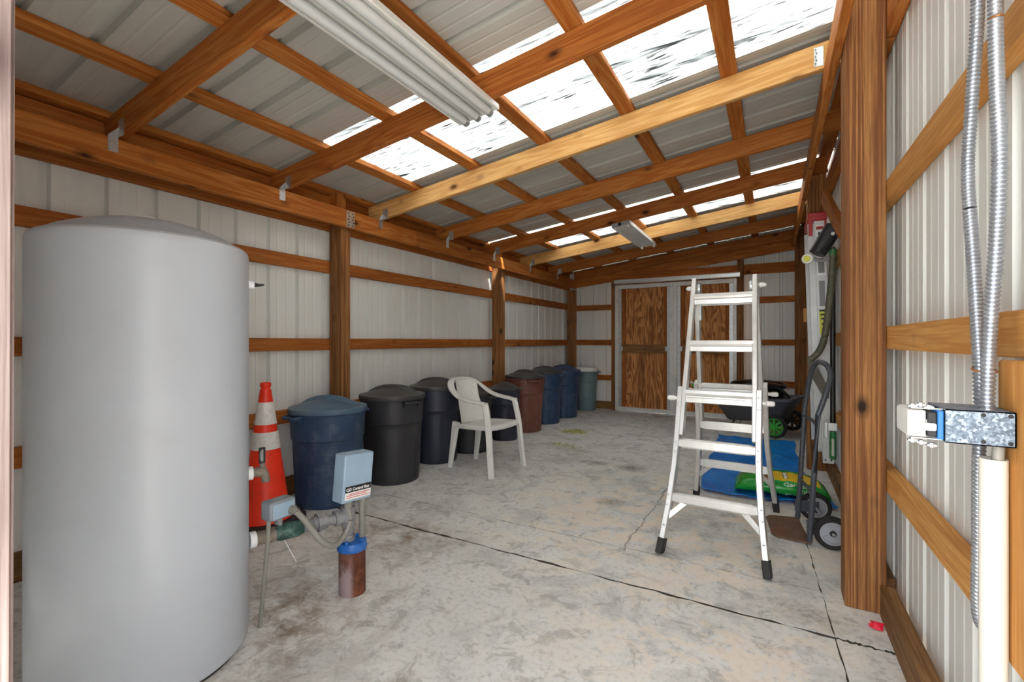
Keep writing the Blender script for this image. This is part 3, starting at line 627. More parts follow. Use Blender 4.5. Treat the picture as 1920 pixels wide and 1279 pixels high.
# ------------------------------------------------------------------ trash cans
def trash_can(x, y, Rr, h, body, lid, label, phi=60, style='ridge', name='trash_can', sides=True, ridge_az=40, tall=1.0):
    cam_dir = math.atan2(-y, -x)          # from the can to the doorway
    t = thing(name, label, 'trash can', (x, y, 0), cam_dir, 'lidded trash cans along the left wall')
    r0 = Rr * .80; zs = h * .70
    def fn(a, r, z):
        if z < .03 or z > zs - .02 or r < .5 * Rr: return r
        k = (a * 4 / math.pi) % 2                 # shallow panels moulded round the lower wall
        return r - (.009 if .25 < k < 1.2 and z < zs - .05 else 0)
    rr = lambda z: r0 + (Rr * .93 - r0) * z / h
    prof = [(0, .012), (r0 * .93, .004), (r0 * .97, 0), (r0, .012)] + [(rr(z), z) for z in (.03, .06, h * .2, h * .4, zs - .05, zs - .045, zs - .012)] + [(rr(zs) + .002, zs - .008), (rr(zs) + .008, zs), (rr(h * .9) + .008, h * .92), (rr(h) + .008, h - .03), (Rr * .985, h - .026), (Rr * .985, h - .008), (Rr * .96, h - .004), (Rr * .9, h - .004), (Rr * .88, h - .06)]
    MB().lathe(prof, 96 if style != 'plain' else 48, fn=fn if style != 'plain' else None).build('can_body', body, t, smooth=32)
    d = .045 if style in ('ridge', 'cone') else .03
    if style == 'cone': d = .055
    lp_ = [(Rr * .90, h - .02), (Rr * .99, h - .022), (Rr, h - .016), (Rr, h + .004), (Rr * .985, h + .010), (Rr * .90, h + .012), (Rr * .86, h + .016)]
    lp_ += [(Rr * q, h + .016 + d * (1 - (q / .86) ** 2)) for q in (.7, .5, .3, .12)] + [(0, h + .016 + d)]
    if style == 'plain': lp_ = [(Rr * .90, h - .02), (Rr * 1.0, h - .03), (Rr * 1.0, h - .004), (Rr * .93, h + .028), (Rr * .86, h + .032), (Rr * .5, h + .038), (0, h + .04)]
    if style == 'cone': lp_ = [(Rr * .90, h - .02), (Rr * 1.08, h - .016), (Rr * 1.10, h - .006), (Rr * .95, h + .004), (Rr * .75, h + .022), (Rr * .35, h + .055), (Rr * .28, h + .064), (0, h + .068)]
    L_ = MB().lathe(lp_, 64).build('lid', lid, t, smooth=28)
    if style == 'ridge':
        # moulded grip: a raised bar across the lid between two dished hollows
        gm = MB(); nU, nV = 17, 9; vs = []; fs = []
        az = R(ridge_az)
        for i in range(nU):
            u = -1 + 2 * i / (nU - 1)
            for j in range(nV):
                v = -1 + 2 * j / (nV - 1); px = u * Rr * .80; py = v * Rr * .17 * (1 - .25 * u * u)
                q = min(.86, math.hypot(px, py) / Rr); zb = h + .016 + d * (1 - (q / .86) ** 2)
                zz = zb - .004 + .030 * (1 - abs(v) ** 3) * (1 - abs(u) ** 4)
                vs.append((px * math.cos(az) - py * math.sin(az), px * math.sin(az) + py * math.cos(az), zz))
        for i in range(nU - 1):
            for j in range(nV - 1): a = i * nV + j; fs.append((a, a + nV, a + nV + 1, a + 1))
        gm.add(vs, fs).build('lid_grip', lid, L_, smooth=40)
    if sides:
        for k, ph in enumerate((phi, phi + 180)):
            a = R(ph); c, s_ = math.cos(a), math.sin(a); rb = rr(h * .9) + .006; hw = .072
            q = lambda u, r, z: ((rb + r) * c - u * s_, (rb + r) * s_ + u * c, z)
            hm = MB(); zt = h - .032
            hm.tube([q(-hw, -.012, zt - .004), q(-hw, .034, zt - .010), q(-hw * .8, .044, zt - .012), q(hw * .8, .044, zt - .012), q(hw, .034, zt - .010), q(hw, -.012, zt - .004)], .0115, 8)
            hm.add([q(-hw, -.008, zt), q(hw, -.008, zt), q(hw, .03, zt - .002), q(-hw, .03, zt - .002), q(-hw, -.008, zt - .006), q(hw, -.008, zt - .006), q(hw, .03, zt - .008), q(-hw, .03, zt - .008)], [(0, 1, 2, 3), (7, 6, 5, 4), (0, 4, 5, 1), (1, 5, 6, 2), (2, 6, 7, 3), (3, 7, 4, 0)])
            for e in (-hw, hw - .006):
                hm.add([q(e, -.01, zt), q(e, .034, zt - .006), q(e, -.012, zt - .055), q(e + .006, -.01, zt), q(e + .006, .034, zt - .006), q(e + .006, -.012, zt - .055)], [(0, 1, 2), (3, 5, 4), (0, 3, 4, 1), (1, 4, 5, 2), (2, 5, 3, 0)])
            hm.build('handle', body, t)
    return t
def near(x, y, k): return x * k, y * k
trash_can(-2.748, 2.204, .264, .660, M['navy'], M['navylid'], 'nearest trash can, navy with grey-blue ridged lid, beside the orange cone', phi=-58, ridge_az=62)
trash_can(*near(-2.819, 2.914, .966), .267, .688, M['black'], M['lidblack'], 'black trash can second in the row, between the navy can and the next black one', phi=34, ridge_az=70)
trash_can(*near(-2.87, 3.557, .975), .250, .700, M['blackblue'], M['lidblack'], 'taller black trash can third in the row, just left of the white chair', phi=52, ridge_az=75)
trash_can(*near(-2.915, 4.206, .938), .240, .600, M['black'], M['lidblack'], 'black trash can seen through the white plastic chair back', phi=70, ridge_az=60)
trash_can(*near(-2.822, 4.809, .955), .186, .590, M['blackblue'], M['lidblack'], 'small narrow dark can with flared black lid, next to the brown can', style='cone', sides=False, name='small_trash_can')
trash_can(*near(-2.866, 5.415, .955), .257, .684, M['brown'], M['lidblack'], 'brown trash can with a black lid', phi=24, ridge_az=50)
trash_can(*near(-2.902, 6.112, .95), .252, .697, M['navy'], M['lidblack'], 'navy trash can with dark lid standing right behind the brown can', phi=75, ridge_az=70)
trash_can(*near(-2.876, 6.752, .948), .248, .690, M['navy'], M['navy'], 'navy trash can beside the white-lidded grey-green can at the corner', phi=62, ridge_az=70)
trash_can(-2.66, 7.19, .188, .668, M['greygreen'], M['whitepaint'], 'grey-green trash can with white lid in the far corner by the door', style='plain', phi=60, name='white_lidded_can')

# ------------------------------------------------------------------ white resin armchair
ch = thing('plastic_armchair', 'white plastic armchair in front of the black trash cans', 'chair', (-2.235, 3.46, 0), R(-96))
cm = M['chair']     # local: x = width, y = forward
rect = lambda w, h, r=.006: [(-w / 2, -h / 2 + r), (-w / 2 + r, -h / 2), (w / 2 - r, -h / 2), (w / 2, -h / 2 + r), (w / 2, h / 2 - r), (w / 2 - r, h / 2), (-w / 2 + r, h / 2), (-w / 2, h / 2 - r)]
for s in (-1, 1):
    MB().sweep(spline([(s * .238, .258, 0), (s * .228, .235, .20), (s * .222, .215, .40), (s * .214, .185, .55), (s * .212, .172, .592)], 5), rect(.052, .030), up=(s, .25, 0), scale=None).build('leg', cm, ch)
    MB().sweep([(s * .178, -.258, 0), (s * .172, -.228, .2), (s * .165, -.195, .41)], rect(.034, .050), up=(0, 1, 0), scale=[.8, 1, 1.35]).build('leg', cm, ch)
# seat: dished slab with a rolled front edge
def sheetgrid(fn, nu, nv, th=.008):
    vs = []; fs = []
    for i in range(nu):
        for j in range(nv): vs.append(fn(-1 + 2 * i / (nu - 1), -1 + 2 * j / (nv - 1)))
    for i in range(nu - 1):
        for j in range(nv - 1): a = i * nv + j; fs.append((a, a + nv, a + nv + 1, a + 1))
    return MB().add(vs, fs)
def seatf(u, v):
    w = .222 - .030 * max(0, -v); x = u * w; yy = v * .225 + .01
    z = .415 - .022 * (1 - u * u) * (1 - .4 * v) + .010 * v - (.035 * max(0, (abs(v) - .86) / .14) ** 1.5 if v > 0 else 0) - .04 * max(0, (abs(u) - .9) / .1) ** 1.5
    return (x, yy, z)
so = sheetgrid(seatf, 25, 25).build('seat', cm, ch); md = so.modifiers.new('thick', 'SOLIDIFY'); md.thickness = .009
# back: one tall splat, wide where it leaves the seat, narrowing up to the rim
def splat(u, v):
    zz = .37 + (.785 - .37) * (v + 1) / 2; a = u * R(54 - 13 * min(1, (v + 1) / 1.3)); k = (zz - .4) * .22
    return ((.212 + k * .12) * math.sin(a), -.005 - (.20 + k) * math.cos(a), zz - .010 * u * u * (v + 1))
sp_ = sheetgrid(splat, 21, 13).build('backrest', cm, ch); md = sp_.modifiers.new('thick', 'SOLIDIFY'); md.thickness = .007
rim = [(.212, .182, .598), (.220, .10, .608), (.228, -.01, .620), (.228, -.11, .645), (.212, -.20, .700), (.172, -.255, .752), (.095, -.29, .780), (0, -.30, .786)]
rim = rim + [(-x, y, z) for x, y, z in rim[-2::-1]]
MB().sweep(spline(rim, 5), rect(.058, .024), up=(0, 0, 1)).build('arm_and_back_rim', cm, ch, smooth=50)

# ------------------------------------------------------------------ telescoping multi-position ladder
LO = Vector((-.248, 3.03, 0)); ld = thing('folding_ladder', 'open aluminium multi-position A-frame ladder standing on the floor', 'ladder', LO, R(-2.4))
HT = 1.485
def chan(w, d, t=.004):       # C channel outline (side, up)
    return [(-w / 2, -d / 2), (w / 2, -d / 2), (w / 2, -d / 2 + t), (-w / 2 + t, -d / 2 + t), (-w / 2 + t, d / 2 - t), (w / 2, d / 2 - t), (w / 2, d / 2), (-w / 2, d / 2)]
def side(sg):                 # sg=-1 front (towards the doorway), +1 back
    vv = lambda z, o=0: sg * (.03 + (.515 - .03) * (1 - z / HT)) + sg * o
    for s in (-1, 1):
        # inner fly rail
        MB().bar((s * .184, vv(.60), .60), (s * .164, vv(HT + (.02 if sg < 0 else -.02)), HT + (.02 if sg < 0 else -.02)), .026, .062, up=(0, 1, 0)).build('fly_rail', M['alu'], ld, bevel=.004)
        # outer flared base rail
        path = [(s * .249, vv(.03), .03), (s * .222, vv(.25), .25), (s * .206, vv(.45), .45), (s * .202, vv(.58), .58), (s * .200, vv(.86), .86)]
        MB().sweep(path, [(-.014, -.037), (.014, -.037), (.014, .037), (-.014, .037)], up=(0, 1, 0)).build('base_rail', M['alu'], ld, bevel=.004)
        MB().sweep([(s * .253, vv(.0), .0), (s * .249, vv(.03), .03), (s * .2435, vv(.075), .075)], [(-.018, -.042), (.018, -.042), (.018, .042), (-.018, .042)], up=(0, 1, 0)).build('foot', M['rubber'], ld, bevel=.005)
        # lock knob on the outside of the base rail
        MB().tube([(s * .215, vv(.80), .80), (s * .232, vv(.80), .80), (s * .236, vv(.80), .80), (s * .262, vv(.80), .80), (s * .272, vv(.80), .80)], .015, 14, scale=[.7, .7, 1, 1, .6]).build('lock_knob', M['whitepaint'], ld)
        # diagonal gusset under the lowest rung
        MB().bar((s * .135, vv(.268, -.0), .268), (s * .231, vv(.175), .175), .028, .006, up=(0, 1, 0)).build('brace', M['alu'], ld, bevel=.002)
        rv = MB()
        for z in (.15, .25, .30, .52, .57, .77, .83):
            xx = .249 - (.249 - .202) * min(1, z / .5)
            rv.lathe([(0, .004), (.006, .002), (.007, 0)], 8, (s * xx, vv(z, .039), z), axis='y') if sg > 0 else rv.lathe([(0, -.004), (.006, -.002), (.007, 0)], 8, (s * xx, vv(z, .039), z), axis='y')
        rv.build('rivets', M['galv'], ld, kind='stuff')
    for k in range(1, 6):
        z = .28 * k; hw = (.177 - .006 * (k - 3)) if k > 2 else (.220 if k == 1 else .198)
        pr = [(-.030, -.014), (-.014, -.018), (.030, -.018), (.034, -.006), (.030, .012), (.012, .014), (.008, .010), (-.008, .010), (-.012, .014), (-.028, .014), (-.034, .004)] if k > 2 else [(-.010, -.026), (.010, -.026), (.014, -.018), (.014, .02), (.008, .028), (-.010, .028)]
        n_ = [(-hw, vv(z), z), (hw, vv(z), z)] if k > 2 else [(-hw, vv(z), z), (-hw * .78, vv(z), z), (hw * .78, vv(z), z), (hw, vv(z), z)]
        MB().sweep(n_, [(a * -sg, b) for a, b in pr], scale=None if k > 2 else [.75, 1, 1, .75]).build('rung', M['alu'], ld, smooth=20)
        if k == 3: MB().sweep([(-.195, vv(.84, .0), .795), (.195, vv(.84, .0), .795)], [(-.020, -.016), (.020, -.016), (.020, .016), (-.020, .016)]).build('rung', M['alu'], ld, bevel=.004)
        if k > 2: MB().sweep([(-hw, vv(z, .006), z - .035), (hw, vv(z, .006), z - .035)], [(-.012, -.016), (.012, -.016), (.012, .016), (-.012, .016)]).build('rung_web', M['alu'], ld, bevel=.003)
side(-1); side(1)
for s in (-1, 1):
    MB().lathe([(0, -.008), (.036, -.008), (.038, 0), (.036, .008), (0, .008)], 20, (s * .142, 0, HT - .035), axis='x').build('hinge', M['galv'], ld)
    MB().tube([(s * .15, 0, HT - .03), (s * .18, 0, HT - .03), (s * .185, 0, HT - .03), (s * .21, 0, HT - .03), (s * .22, 0, HT - .03)], .016, 12, scale=[.6, .6, 1, .8, .3]).build('hinge_knob', M['whitepaint'], ld)
    MB().bar((s * .147, .055, HT - .06), (s * .152, .10, HT - .22), .02, .05, up=(0, 1, 0)).build('hinge_arm', M['galv'], ld, bevel=.003)

# ------------------------------------------------------------------ blue tarp, soil bag
def tarpf(u, v):
    t_ = (v + 1) / 2; yy = 3.70 + 2.22 * t_
    xl = -.475 - .08 * t_; xr = .372 - .16 * min(1, t_ / .42)
    x = xl + (xr - xl) * (u + 1) / 2
    z = .006 + .010 * (math.sin(x * 17 + yy * 5) * math.sin(yy * 9 - x * 6) + 1) * .5 + .006 * (math.sin(x * 41 + yy * 23) + 1) * .5
    e = max(abs(u), abs(v)); z += .008 * max(0, (e - .9) / .1)
    return (x + .012 * math.sin(yy * 9), yy + .02 * math.sin(x * 7), z)
to = sheetgrid(tarpf, 46, 90).build('tarp', M['tarp'], None, smooth=60); md = to.modifiers.new('thick', 'SOLIDIFY'); md.thickness = .003
tag(to, 'blue plastic tarp spread on the floor under the soil bag', 'tarp')
BG = (.05, 3.925, .030)
bag = thing('soil_bag', 'green and yellow plastic bag of garden soil lying on the blue tarp', 'bag', BG, R(3))
def bagp(u, t_, k=1.0):           # u along the bag, t_ angle round the section (0 = front edge, 90 = top)
    f = max(0.0, 1 - abs(u) ** 3.2); w = .205 * (.72 + .28 * f); hgt = .118 * f ** .55 + .006
    c, s = math.cos(t_), math.sin(t_); sg = lambda a, p: math.copysign(abs(a) ** p, a)
    return Vector((u * .30, -w * sg(c, .8) * k, hgt * .5 + hgt * .5 * sg(s, .75) * k + .003 * math.sin(u * 23 + t_ * 5) * f))
def bagpart(t0, t1, nm, mat, cap=False):
    vs = []; fs = []; nu, nv = 41, 12
    for i in range(nu):
        for j in range(nv): vs.append(bagp(-1 + 2 * i / (nu - 1), R(t0 + (t1 - t0) * j / (nv - 1))))
    for i in range(nu - 1):
        for j in range(nv - 1): a = i * nv + j; fs.append((a, a + nv, a + nv + 1, a + 1))
    return MB().add(vs, fs).build(nm, mat, bag, smooth=60)
bagpart(-180, 48, 'bag_body', M['bagGreen']); bagpart(100, 180, 'bag_back', M['bagGreen'])
vs = []; 
def bagstrip(u0, u1, t0, t1, nm, mat, k=1.0):
    vs = []; fs = []; nu, nv = 25, 9
    for i in range(nu):
        for j in range(nv): vs.append(bagp(u0 + (u1 - u0) * i / (nu - 1), R(t0 + (t1 - t0) * j / (nv - 1)), k))
    for i in range(nu - 1):
        for j in range(nv - 1): a = i * nv + j; fs.append((a, a + nv, a + nv + 1, a + 1))
    return MB().add(vs, fs).build(nm, mat, bag, smooth=60)
bagstrip(-1, -.45, 48, 100, 'bag_end', M['bagGreen']); bagstrip(-.45, .80, 48, 100, 'printed_panel', M['bagYellow']); bagstrip(.80, 1, 48, 100, 'bag_end', M['bagGreen'])
bagstrip(-.42, -.16, 52, 92, 'printed_photo', M['bagBrown'], 1.012); bagstrip(.06, .13, 60, 98, 'printed_bar', M['white'], 1.012); bagstrip(.045, .06, 60, 98, 'printed_bar', M['ink'], 1.012); bagstrip(.13, .145, 60, 98, 'printed_bar', M['ink'], 1.012)
def bagtext(s, size, u0, tt, mat):
    cu = bpy.data.curves.new('t', 'FONT'); cu.body = s; cu.size = 1; cu.offset = .012; to_ = bpy.data.objects.new('t', cu); me = bpy.data.meshes.new_from_object(to_); bpy.data.objects.remove(to_)
    for v in me.vertices:
        v.co = bagp(u0 + v.co.x * size / .30, R(tt + v.co.y * size * 520), 1.03)
    me.materials.append(mat); me.name = 'lettering'; o = bpy.data.objects.new('lettering', me); COL.objects.link(o); o.parent = bag
bagtext('Garden', .050, .03, 20, M['white']); bagtext('Soil', .050, .30, -4, M['white']); bagtext('ALL PURPOSE', .026, .06, -26, M['white'])

# ------------------------------------------------------------------ garden cart with hose
gc = thing('garden_cart', 'charcoal plastic two-wheeled garden cart with lime-green wheel hub behind the ladder', 'cart', (-.155, 6.385, .028), R(-107))
# local: y = long axis (towards the wheel end), x = across the cart, +x faces the doorway
def loop(hx, hy, z, r=.06, sh=0): return [(x, y_ + sh, z + .07 * y_) for x, y_ in [(a * hx / .5, b * hy / .5) for a, b in roundsq(.5, r)]]
def loft(loops):
    m = MB(); n = len(loops[0]); vs = [v for l in loops for v in l]; fs = []
    for i in range(len(loops) - 1):
        for j in range(n): fs.append((i * n + j, i * n + (j + 1) % n, (i + 1) * n + (j + 1) % n, (i + 1) * n + j))
    fs.append(tuple(range(n))[::-1]); fs.append(tuple((len(loops) - 1) * n + j for j in range(n)))
    return m.add(vs, fs)
loft([loop(.19, .27, .145), loop(.205, .29, .165), loop(.27, .42, .385), loop(.295, .45, .39), loop(.295, .45, .42), loop(.28, .435, .425), loop(.26, .405, .40), loop(.19, .28, .18)]).build('tray', M['cart'], gc, smooth=30)
for sx in (-1, 1):
    wx, wy, wr_ = sx * .325, .285, .13
    wt = MB().lathe([(.098, -.026), (.118, -.030), (.127, -.02), (.130, 0), (.127, .02), (.118, .030), (.098, .026), (.098, -.026)], 40, (wx, wy, wr_), axis='x').build('wheel', M['rubber'], gc)
    hb = MB().lathe([(.0985, -.022), (.0985, .022), (.090, .026), (.084, .014), (.084, -.014), (.090, -.026), (.0985, -.022)], 40, (wx, wy, wr_), axis='x').lathe([(0, -.032), (.020, -.032), (.022, -.02), (.022, .02), (.020, .032), (0, .032)], 16, (wx, wy, wr_), axis='x')
    for a in range(8):
        q = a * math.pi / 4; c, s = math.cos(q), math.sin(q); hb.bar((wx, wy + .015 * c, wr_ + .015 * s), (wx, wy + .088 * c, wr_ + .088 * s), .020, .028, up=(1, 0, 0))
    hb.build('wheel_hub', M['lime'] if sx > 0 else M['rubber'], wt)
MB().cyl((-.325, .285, .13), (.325, .285, .13), .010, 10).bar((-.12, .285, .13), (-.12, .25, .185), .03, .03, up=(0, 1, 0)).bar((.12, .285, .13), (.12, .25, .185), .03, .03, up=(0, 1, 0)).build('axle', M['rubber'], gc)
for sx in (-1, 1): MB().tube([(sx * .13, -.22, .14), (sx * .14, -.27, .01), (sx * .14, -.25, .0)], .014, 8).build('stand', M['rubber'], gc)
MB().tube([(0, -.42, .33), (0, -.62, .42), (0, -.80, .50)], .013, 10).build('pull_bar', M['rubber'], gc)
MB().tube([(0, -.70, .455), (0, -.82, .51)], .022, 12).build('handle_grip', M['lime'], gc)
MB().lathe([(0, -.026), (.018, -.018), (.026, 0), (.018, .018), (0, .026)], 14, (0, -.835, .535)).build('handle_knob', M['whitepaint'], gc)
hc = thing('hose_coil', 'coil of glossy black hose heaped in the charcoal garden cart', 'hose', (-.15, 6.38, .335), R(-107))
pts = []
rnd = random.Random(3); turns = 13
for i in range(turns * 26):
    a = 2 * math.pi * i / 26; k = i / 26; ring = int(k); t_ = k - ring
    ra = [.20, .235, .17, .225, .15, .21, .24, .18, .22, .16, .23, .20, .245][ring % 13]; rb = [.20, .235, .17, .225, .15, .21, .24, .18, .22, .16, .23, .20, .245][(ring + 1) % 13]
    r_ = ra + (rb - ra) * t_
    pts.append((r_ * math.cos(a) * .92, r_ * math.sin(a) * 1.32 + .01 * math.sin(a * 3 + ring), .016 + .0215 * k + .012 * math.sin(a * 2 + ring * 1.7)))
MB().tube(pts, .0135, 8).build('hose', M['hose'], hc)
MB().tube(spline([pts[-1], (.30, .12, .31), (.30, .32, .26), (.26, .42, .16)], 8), .0135, 8).build('hose_end', M['hose'], hc)

# ------------------------------------------------------------------ hand truck
ht = thing('hand_truck', 'dark grey two-wheeled hand truck with rusty toe plate by the front post', 'hand truck', (.146, 3.225, 0), R(6.5))
# local: y along the axle, x towards the wall
yl, yn = .185, -.185
lean = lambda z: .015 + .055 * z
path = [(lean(0), yn, .015), (lean(.40), yn, .40), (lean(.72), yn, .72), (.090, yn + .008, .83), (.122, yn + .045, .93), (.122, -.075, .985), (.105, 0, 1.006), (.090, .065, .994), (.075, yl - .06, .93), (.066, yl - .02, .83), (lean(.72), yl, .72), (lean(.40), yl, .40), (lean(0), yl, .015)]
MB().tube([path[0], path[1]] + spline(path[2:-2], 5) + [path[-2], path[-1]], .0145, 12).build('frame', M['truckgrey'], ht)
for z in (.26, .66):
    MB().tube([(lean(z), yn, z), (lean(z) + .012, 0, z + .002), (lean(z), yl, z)], .009, 8).build('cross_bar', M['truckgrey'], ht)
pm = [(-.165, yn + .06), (-.14, yn + .02), (.02, yn - .02), (.02, yl + .02), (-.14, yl - .0), (-.165, yl - .04)]
MB().add([(x, y_, .004) for x, y_ in pm] + [(x, y_, .012) for x, y_ in pm], [tuple(range(6))[::-1], tuple(range(6, 12))] + [(i, (i + 1) % 6, (i + 1) % 6 + 6, i + 6) for i in range(6)]).build('toe_plate', M['rustplate'], ht, smooth=0, bevel=.002)
MB().cyl((.115, yn - .06, .089), (.115, yl + .06, .089), .008, 10).build('axle', M['zinc'], ht)
for s in (-1, 1):
    yy = s * .215
    MB().box(.0, .13, s * .185 - .004, s * .185 + .004, .06, .13).build('axle_bracket', M['truckgrey'], ht, bevel=.002)
    w_ = MB().lathe([(.062, -.02), (.078, -.024), (.087, -.014), (.089, 0), (.087, .014), (.078, .024), (.062, .02), (.062, -.02)], 40, (.115, yy, .089), axis='y').build('wheel', M['rubber'], ht)
    hb = MB().lathe([(0, -.012), (.05, -.012), (.054, -.02), (.0625, -.02), (.0625, .02), (.054, .02), (.05, .012), (0, .012)], 40, (.115, yy, .089), axis='y')
    for a in range(4):
        q = a * math.pi / 2 + .5; c, s2 = math.cos(q), math.sin(q); hb.bar((.115 + .015 * c, yy, .089 + .015 * s2), (.115 + .052 * c, yy, .089 + .052 * s2), .006, .034, up=(0, 1, 0))
    hb.build('wheel_hub', M['hub'], w_, smooth=30)
    MB().lathe([(0, -.024), (.014, -.024), (.016, -.018), (.016, .018), (.014, .024), (0, .024)], 16, (.115, yy, .089), axis='y').build('hub_cap', M['rubber'], w_)

# ------------------------------------------------------------------ tools hung on the right wall
sl = thing('folded_stepladder', 'folded white stepladder with red top hung on the right wall', 'stepladder', (.31, 4.30, .22))
def rail(x0, z0, x1, z1, y_, w): 
    return MB().sweep([(x0, y_, z0), (x1, y_, z1)], [(-w / 2, -.012), (w / 2, -.012), (w / 2, .012), (w / 2 - .006, .012), (w / 2 - .006, -.006), (-w / 2 + .006, -.006), (-w / 2 + .006, .012), (-w / 2, .012)], up=(0, 1, 0))
for y_ in (-.16, .25):
    fr = rail(.055, 0, -.002, 1.84, y_, .070).build('front_rail', M['railwhite'], sl, smooth=0)
    if y_ < 0:
        yp = y_ - .0135
        def plate(nm, z0, z1, hw, mat, dy=0, sx=0):
            cx = lambda z: .055 - .057 * z / 1.84 + sx
            vs = [(cx(z0) - hw, yp - dy, z0), (cx(z0) + hw, yp - dy, z0), (cx(z1) + hw, yp - dy, z1), (cx(z1) - hw, yp - dy, z1)]
            vs += [(x, yy + .0012, z) for x, yy, z in vs]
            return MB().add(vs, [(0, 1, 2, 3), (7, 6, 5, 4), (0, 4, 5, 1), (1, 5, 6, 2), (2, 6, 7, 3), (3, 7, 4, 0)]).build(nm, mat, fr, smooth=0)
        plate('size_label', 1.60, 1.78, .027, M['white']); plate('label_band', 1.745, 1.768, .023, M['red'], .001); plate('label_mark', 1.70, 1.725, .012, M['ink'], .001); plate('label_text_block', 1.62, 1.69, .024, M['greyink'], .001)  # grey plates stand for blocks of small print
        plate('rating_label', 1.40, 1.585, .027, M['white']); plate('label_band', 1.55, 1.575, .022, M['ink'], .001); plate('label_text_block', 1.42, 1.53, .02, M['greyink'], .001)
        plate('instruction_label', 1.17, 1.36, .018, M['greyink'])
        plate('warning_label', .96, 1.145, .024, M['yellow']); plate('label_band', 1.13, 1.145, .022, M['ink'], .001)
        for z in (.99, 1.03, 1.07, 1.10): plate('warning_mark', z, z + .014, .014, M['ink'], .001, random.uniform(-.006, .006))
        rv = MB()
        for x in (-.018, .018): rv.lathe([(0, -.004), (.005, -.002), (.006, 0)], 8, (.054 + x, yp, .025), axis='y')
        rv.build('rail_rivets', M['rubber'], fr, kind='stuff')
    rail(.002, .09, -.05, 1.80, y_ + .03, .05).build('rear_rail', M['railwhite'], sl, smooth=0)
    rail(.112, .12, .062, 1.72, y_ + .035, .034).build('rear_brace', M['railwhite'], sl, smooth=0)
for k in range(1, 6): MB().box(.055 - .057 * (k * .305) / 1.84 - .028, .055 - .057 * (k * .305) / 1.84 + .03, -.148, .238, k * .305 - .012, k * .305 + .012).build('step', M['railwhite'], sl, bevel=.003)
MB().box(-.075, .045, -.185, .275, 1.81, 1.875).build('top_cap', M['red'], sl, bevel=.008, smooth=40)
for a, b in ((-.072, -.045), (.028, .042)): MB().box(a, b, -.182, -.176, 1.70, 1.812).build('cap_leg', M['red'], sl, smooth=0)

ps = thing('pole_saw', 'long black pole with green grip and grey head hung beside the front post', 'pole tool', (.374, 3.95, .29))
MB().tube([(0, 0, .20), (0, 0, 1.50)], .0165, 14).build('pole', M['hose'], ps)
MB().tube([(0, 0, 0), (0, 0, .012), (0, 0, .15), (0, 0, .20)], .021, 14, scale=[.6, 1, 1, .85]).build('grip', M['toolgreen'], ps)
MB().tube([(-.001, -.018, .03), (-.001, -.021, .09), (-.001, -.018, .15)], .008, 8).build('grip_inlay', M['pvc'], ps)
MB().box(-.032, .026, -.022, .022, .205, .262).box(-.052, -.03, -.016, .016, .15, .262).build('clamp', M['zinc'], ps, bevel=.004)
MB().tube([(0, 0, 1.40), (0, 0, 1.49)], .024, 14).build('collar', M['toolgreen'], ps)
MB().tube([(-.095, -.01, 1.465), (-.04, 0, 1.56), (.010, 0, 1.65)], .056, 18, scale=[.95, 1, 1]).build('head', M['black'], ps)
MB().tube([(-.005, -.045, 1.59), (-.005, -.060, 1.59)], .012, 8).build('head_screw', M['whitepaint'], ps)
MB().lathe([(0, -.018), (.032, -.018), (.036, -.01), (.036, .012), (.03, .018), (0, .018)], 24, (-.155, -.06, 1.425), axis='y').build('reel', M['whitepaint'], ps)
MB().lathe([(0, -.0215), (.02, -.0215), (.022, -.018), (0, -.018)], 20, (-.16, -.06, 1.425), axis='y').build('reel_label', M['yellow'], ps)
MB().tube(spline([(-.12, -.05, 1.425), (-.07, -.03, 1.41), (-.02, -.02, 1.43)], 5), .012, 8).build('reel_arm', M['galv'], ps)

wt = thing('weed_cutter', 'olive-grey curved-shaft garden cutter with flat blade hung on the wall', 'garden tool', (.34, 3.84, .70))
MB().tube(spline([(.028, .015, 1.02), (.015, .01, .82), (-.005, 0, .60), (-.025, 0, .45), (-.052, 0, .365), (-.088, 0, .315), (-.118, 0, .296)], 7), .0215, 12, scale=None).build('curved_shaft', M['olive'], wt)
bp = [(-.125, .305), (-.085, .300), (.005, .085), (.0, .03), (-.038, .055), (-.118, .215)]
n = len(bp)
MB().add([(x, -.006, z) for x, z in bp] + [(x, .002, z) for x, z in bp], [tuple(range(n)), tuple(range(n, 2 * n))[::-1]] + [(i, i + n, (i + 1) % n + n, (i + 1) % n) for i in range(n)]).build('blade', M['blade'], wt, smooth=0, bevel=.0015)
# brown boards braced between the right posts above the tools
lumber('knee_brace', (.325, 3.95, 2.16), (.395, 3.58, 1.82), .038, .09, M['wood_red'], wr)
boardx('cleat', .392, .41, 3.55, 3.62, 1.42, 1.78, M['wood_red'], wr)
MB().tube([(.262, 4.85, 1.22), (.240, 4.85, 1.222)], .012, 10).build('peg', M['wood_pale'], wr) if False else boardx('peg', .243, .269, 4.83, 4.855, 1.30, 1.42, M['wood_pale'], wr)

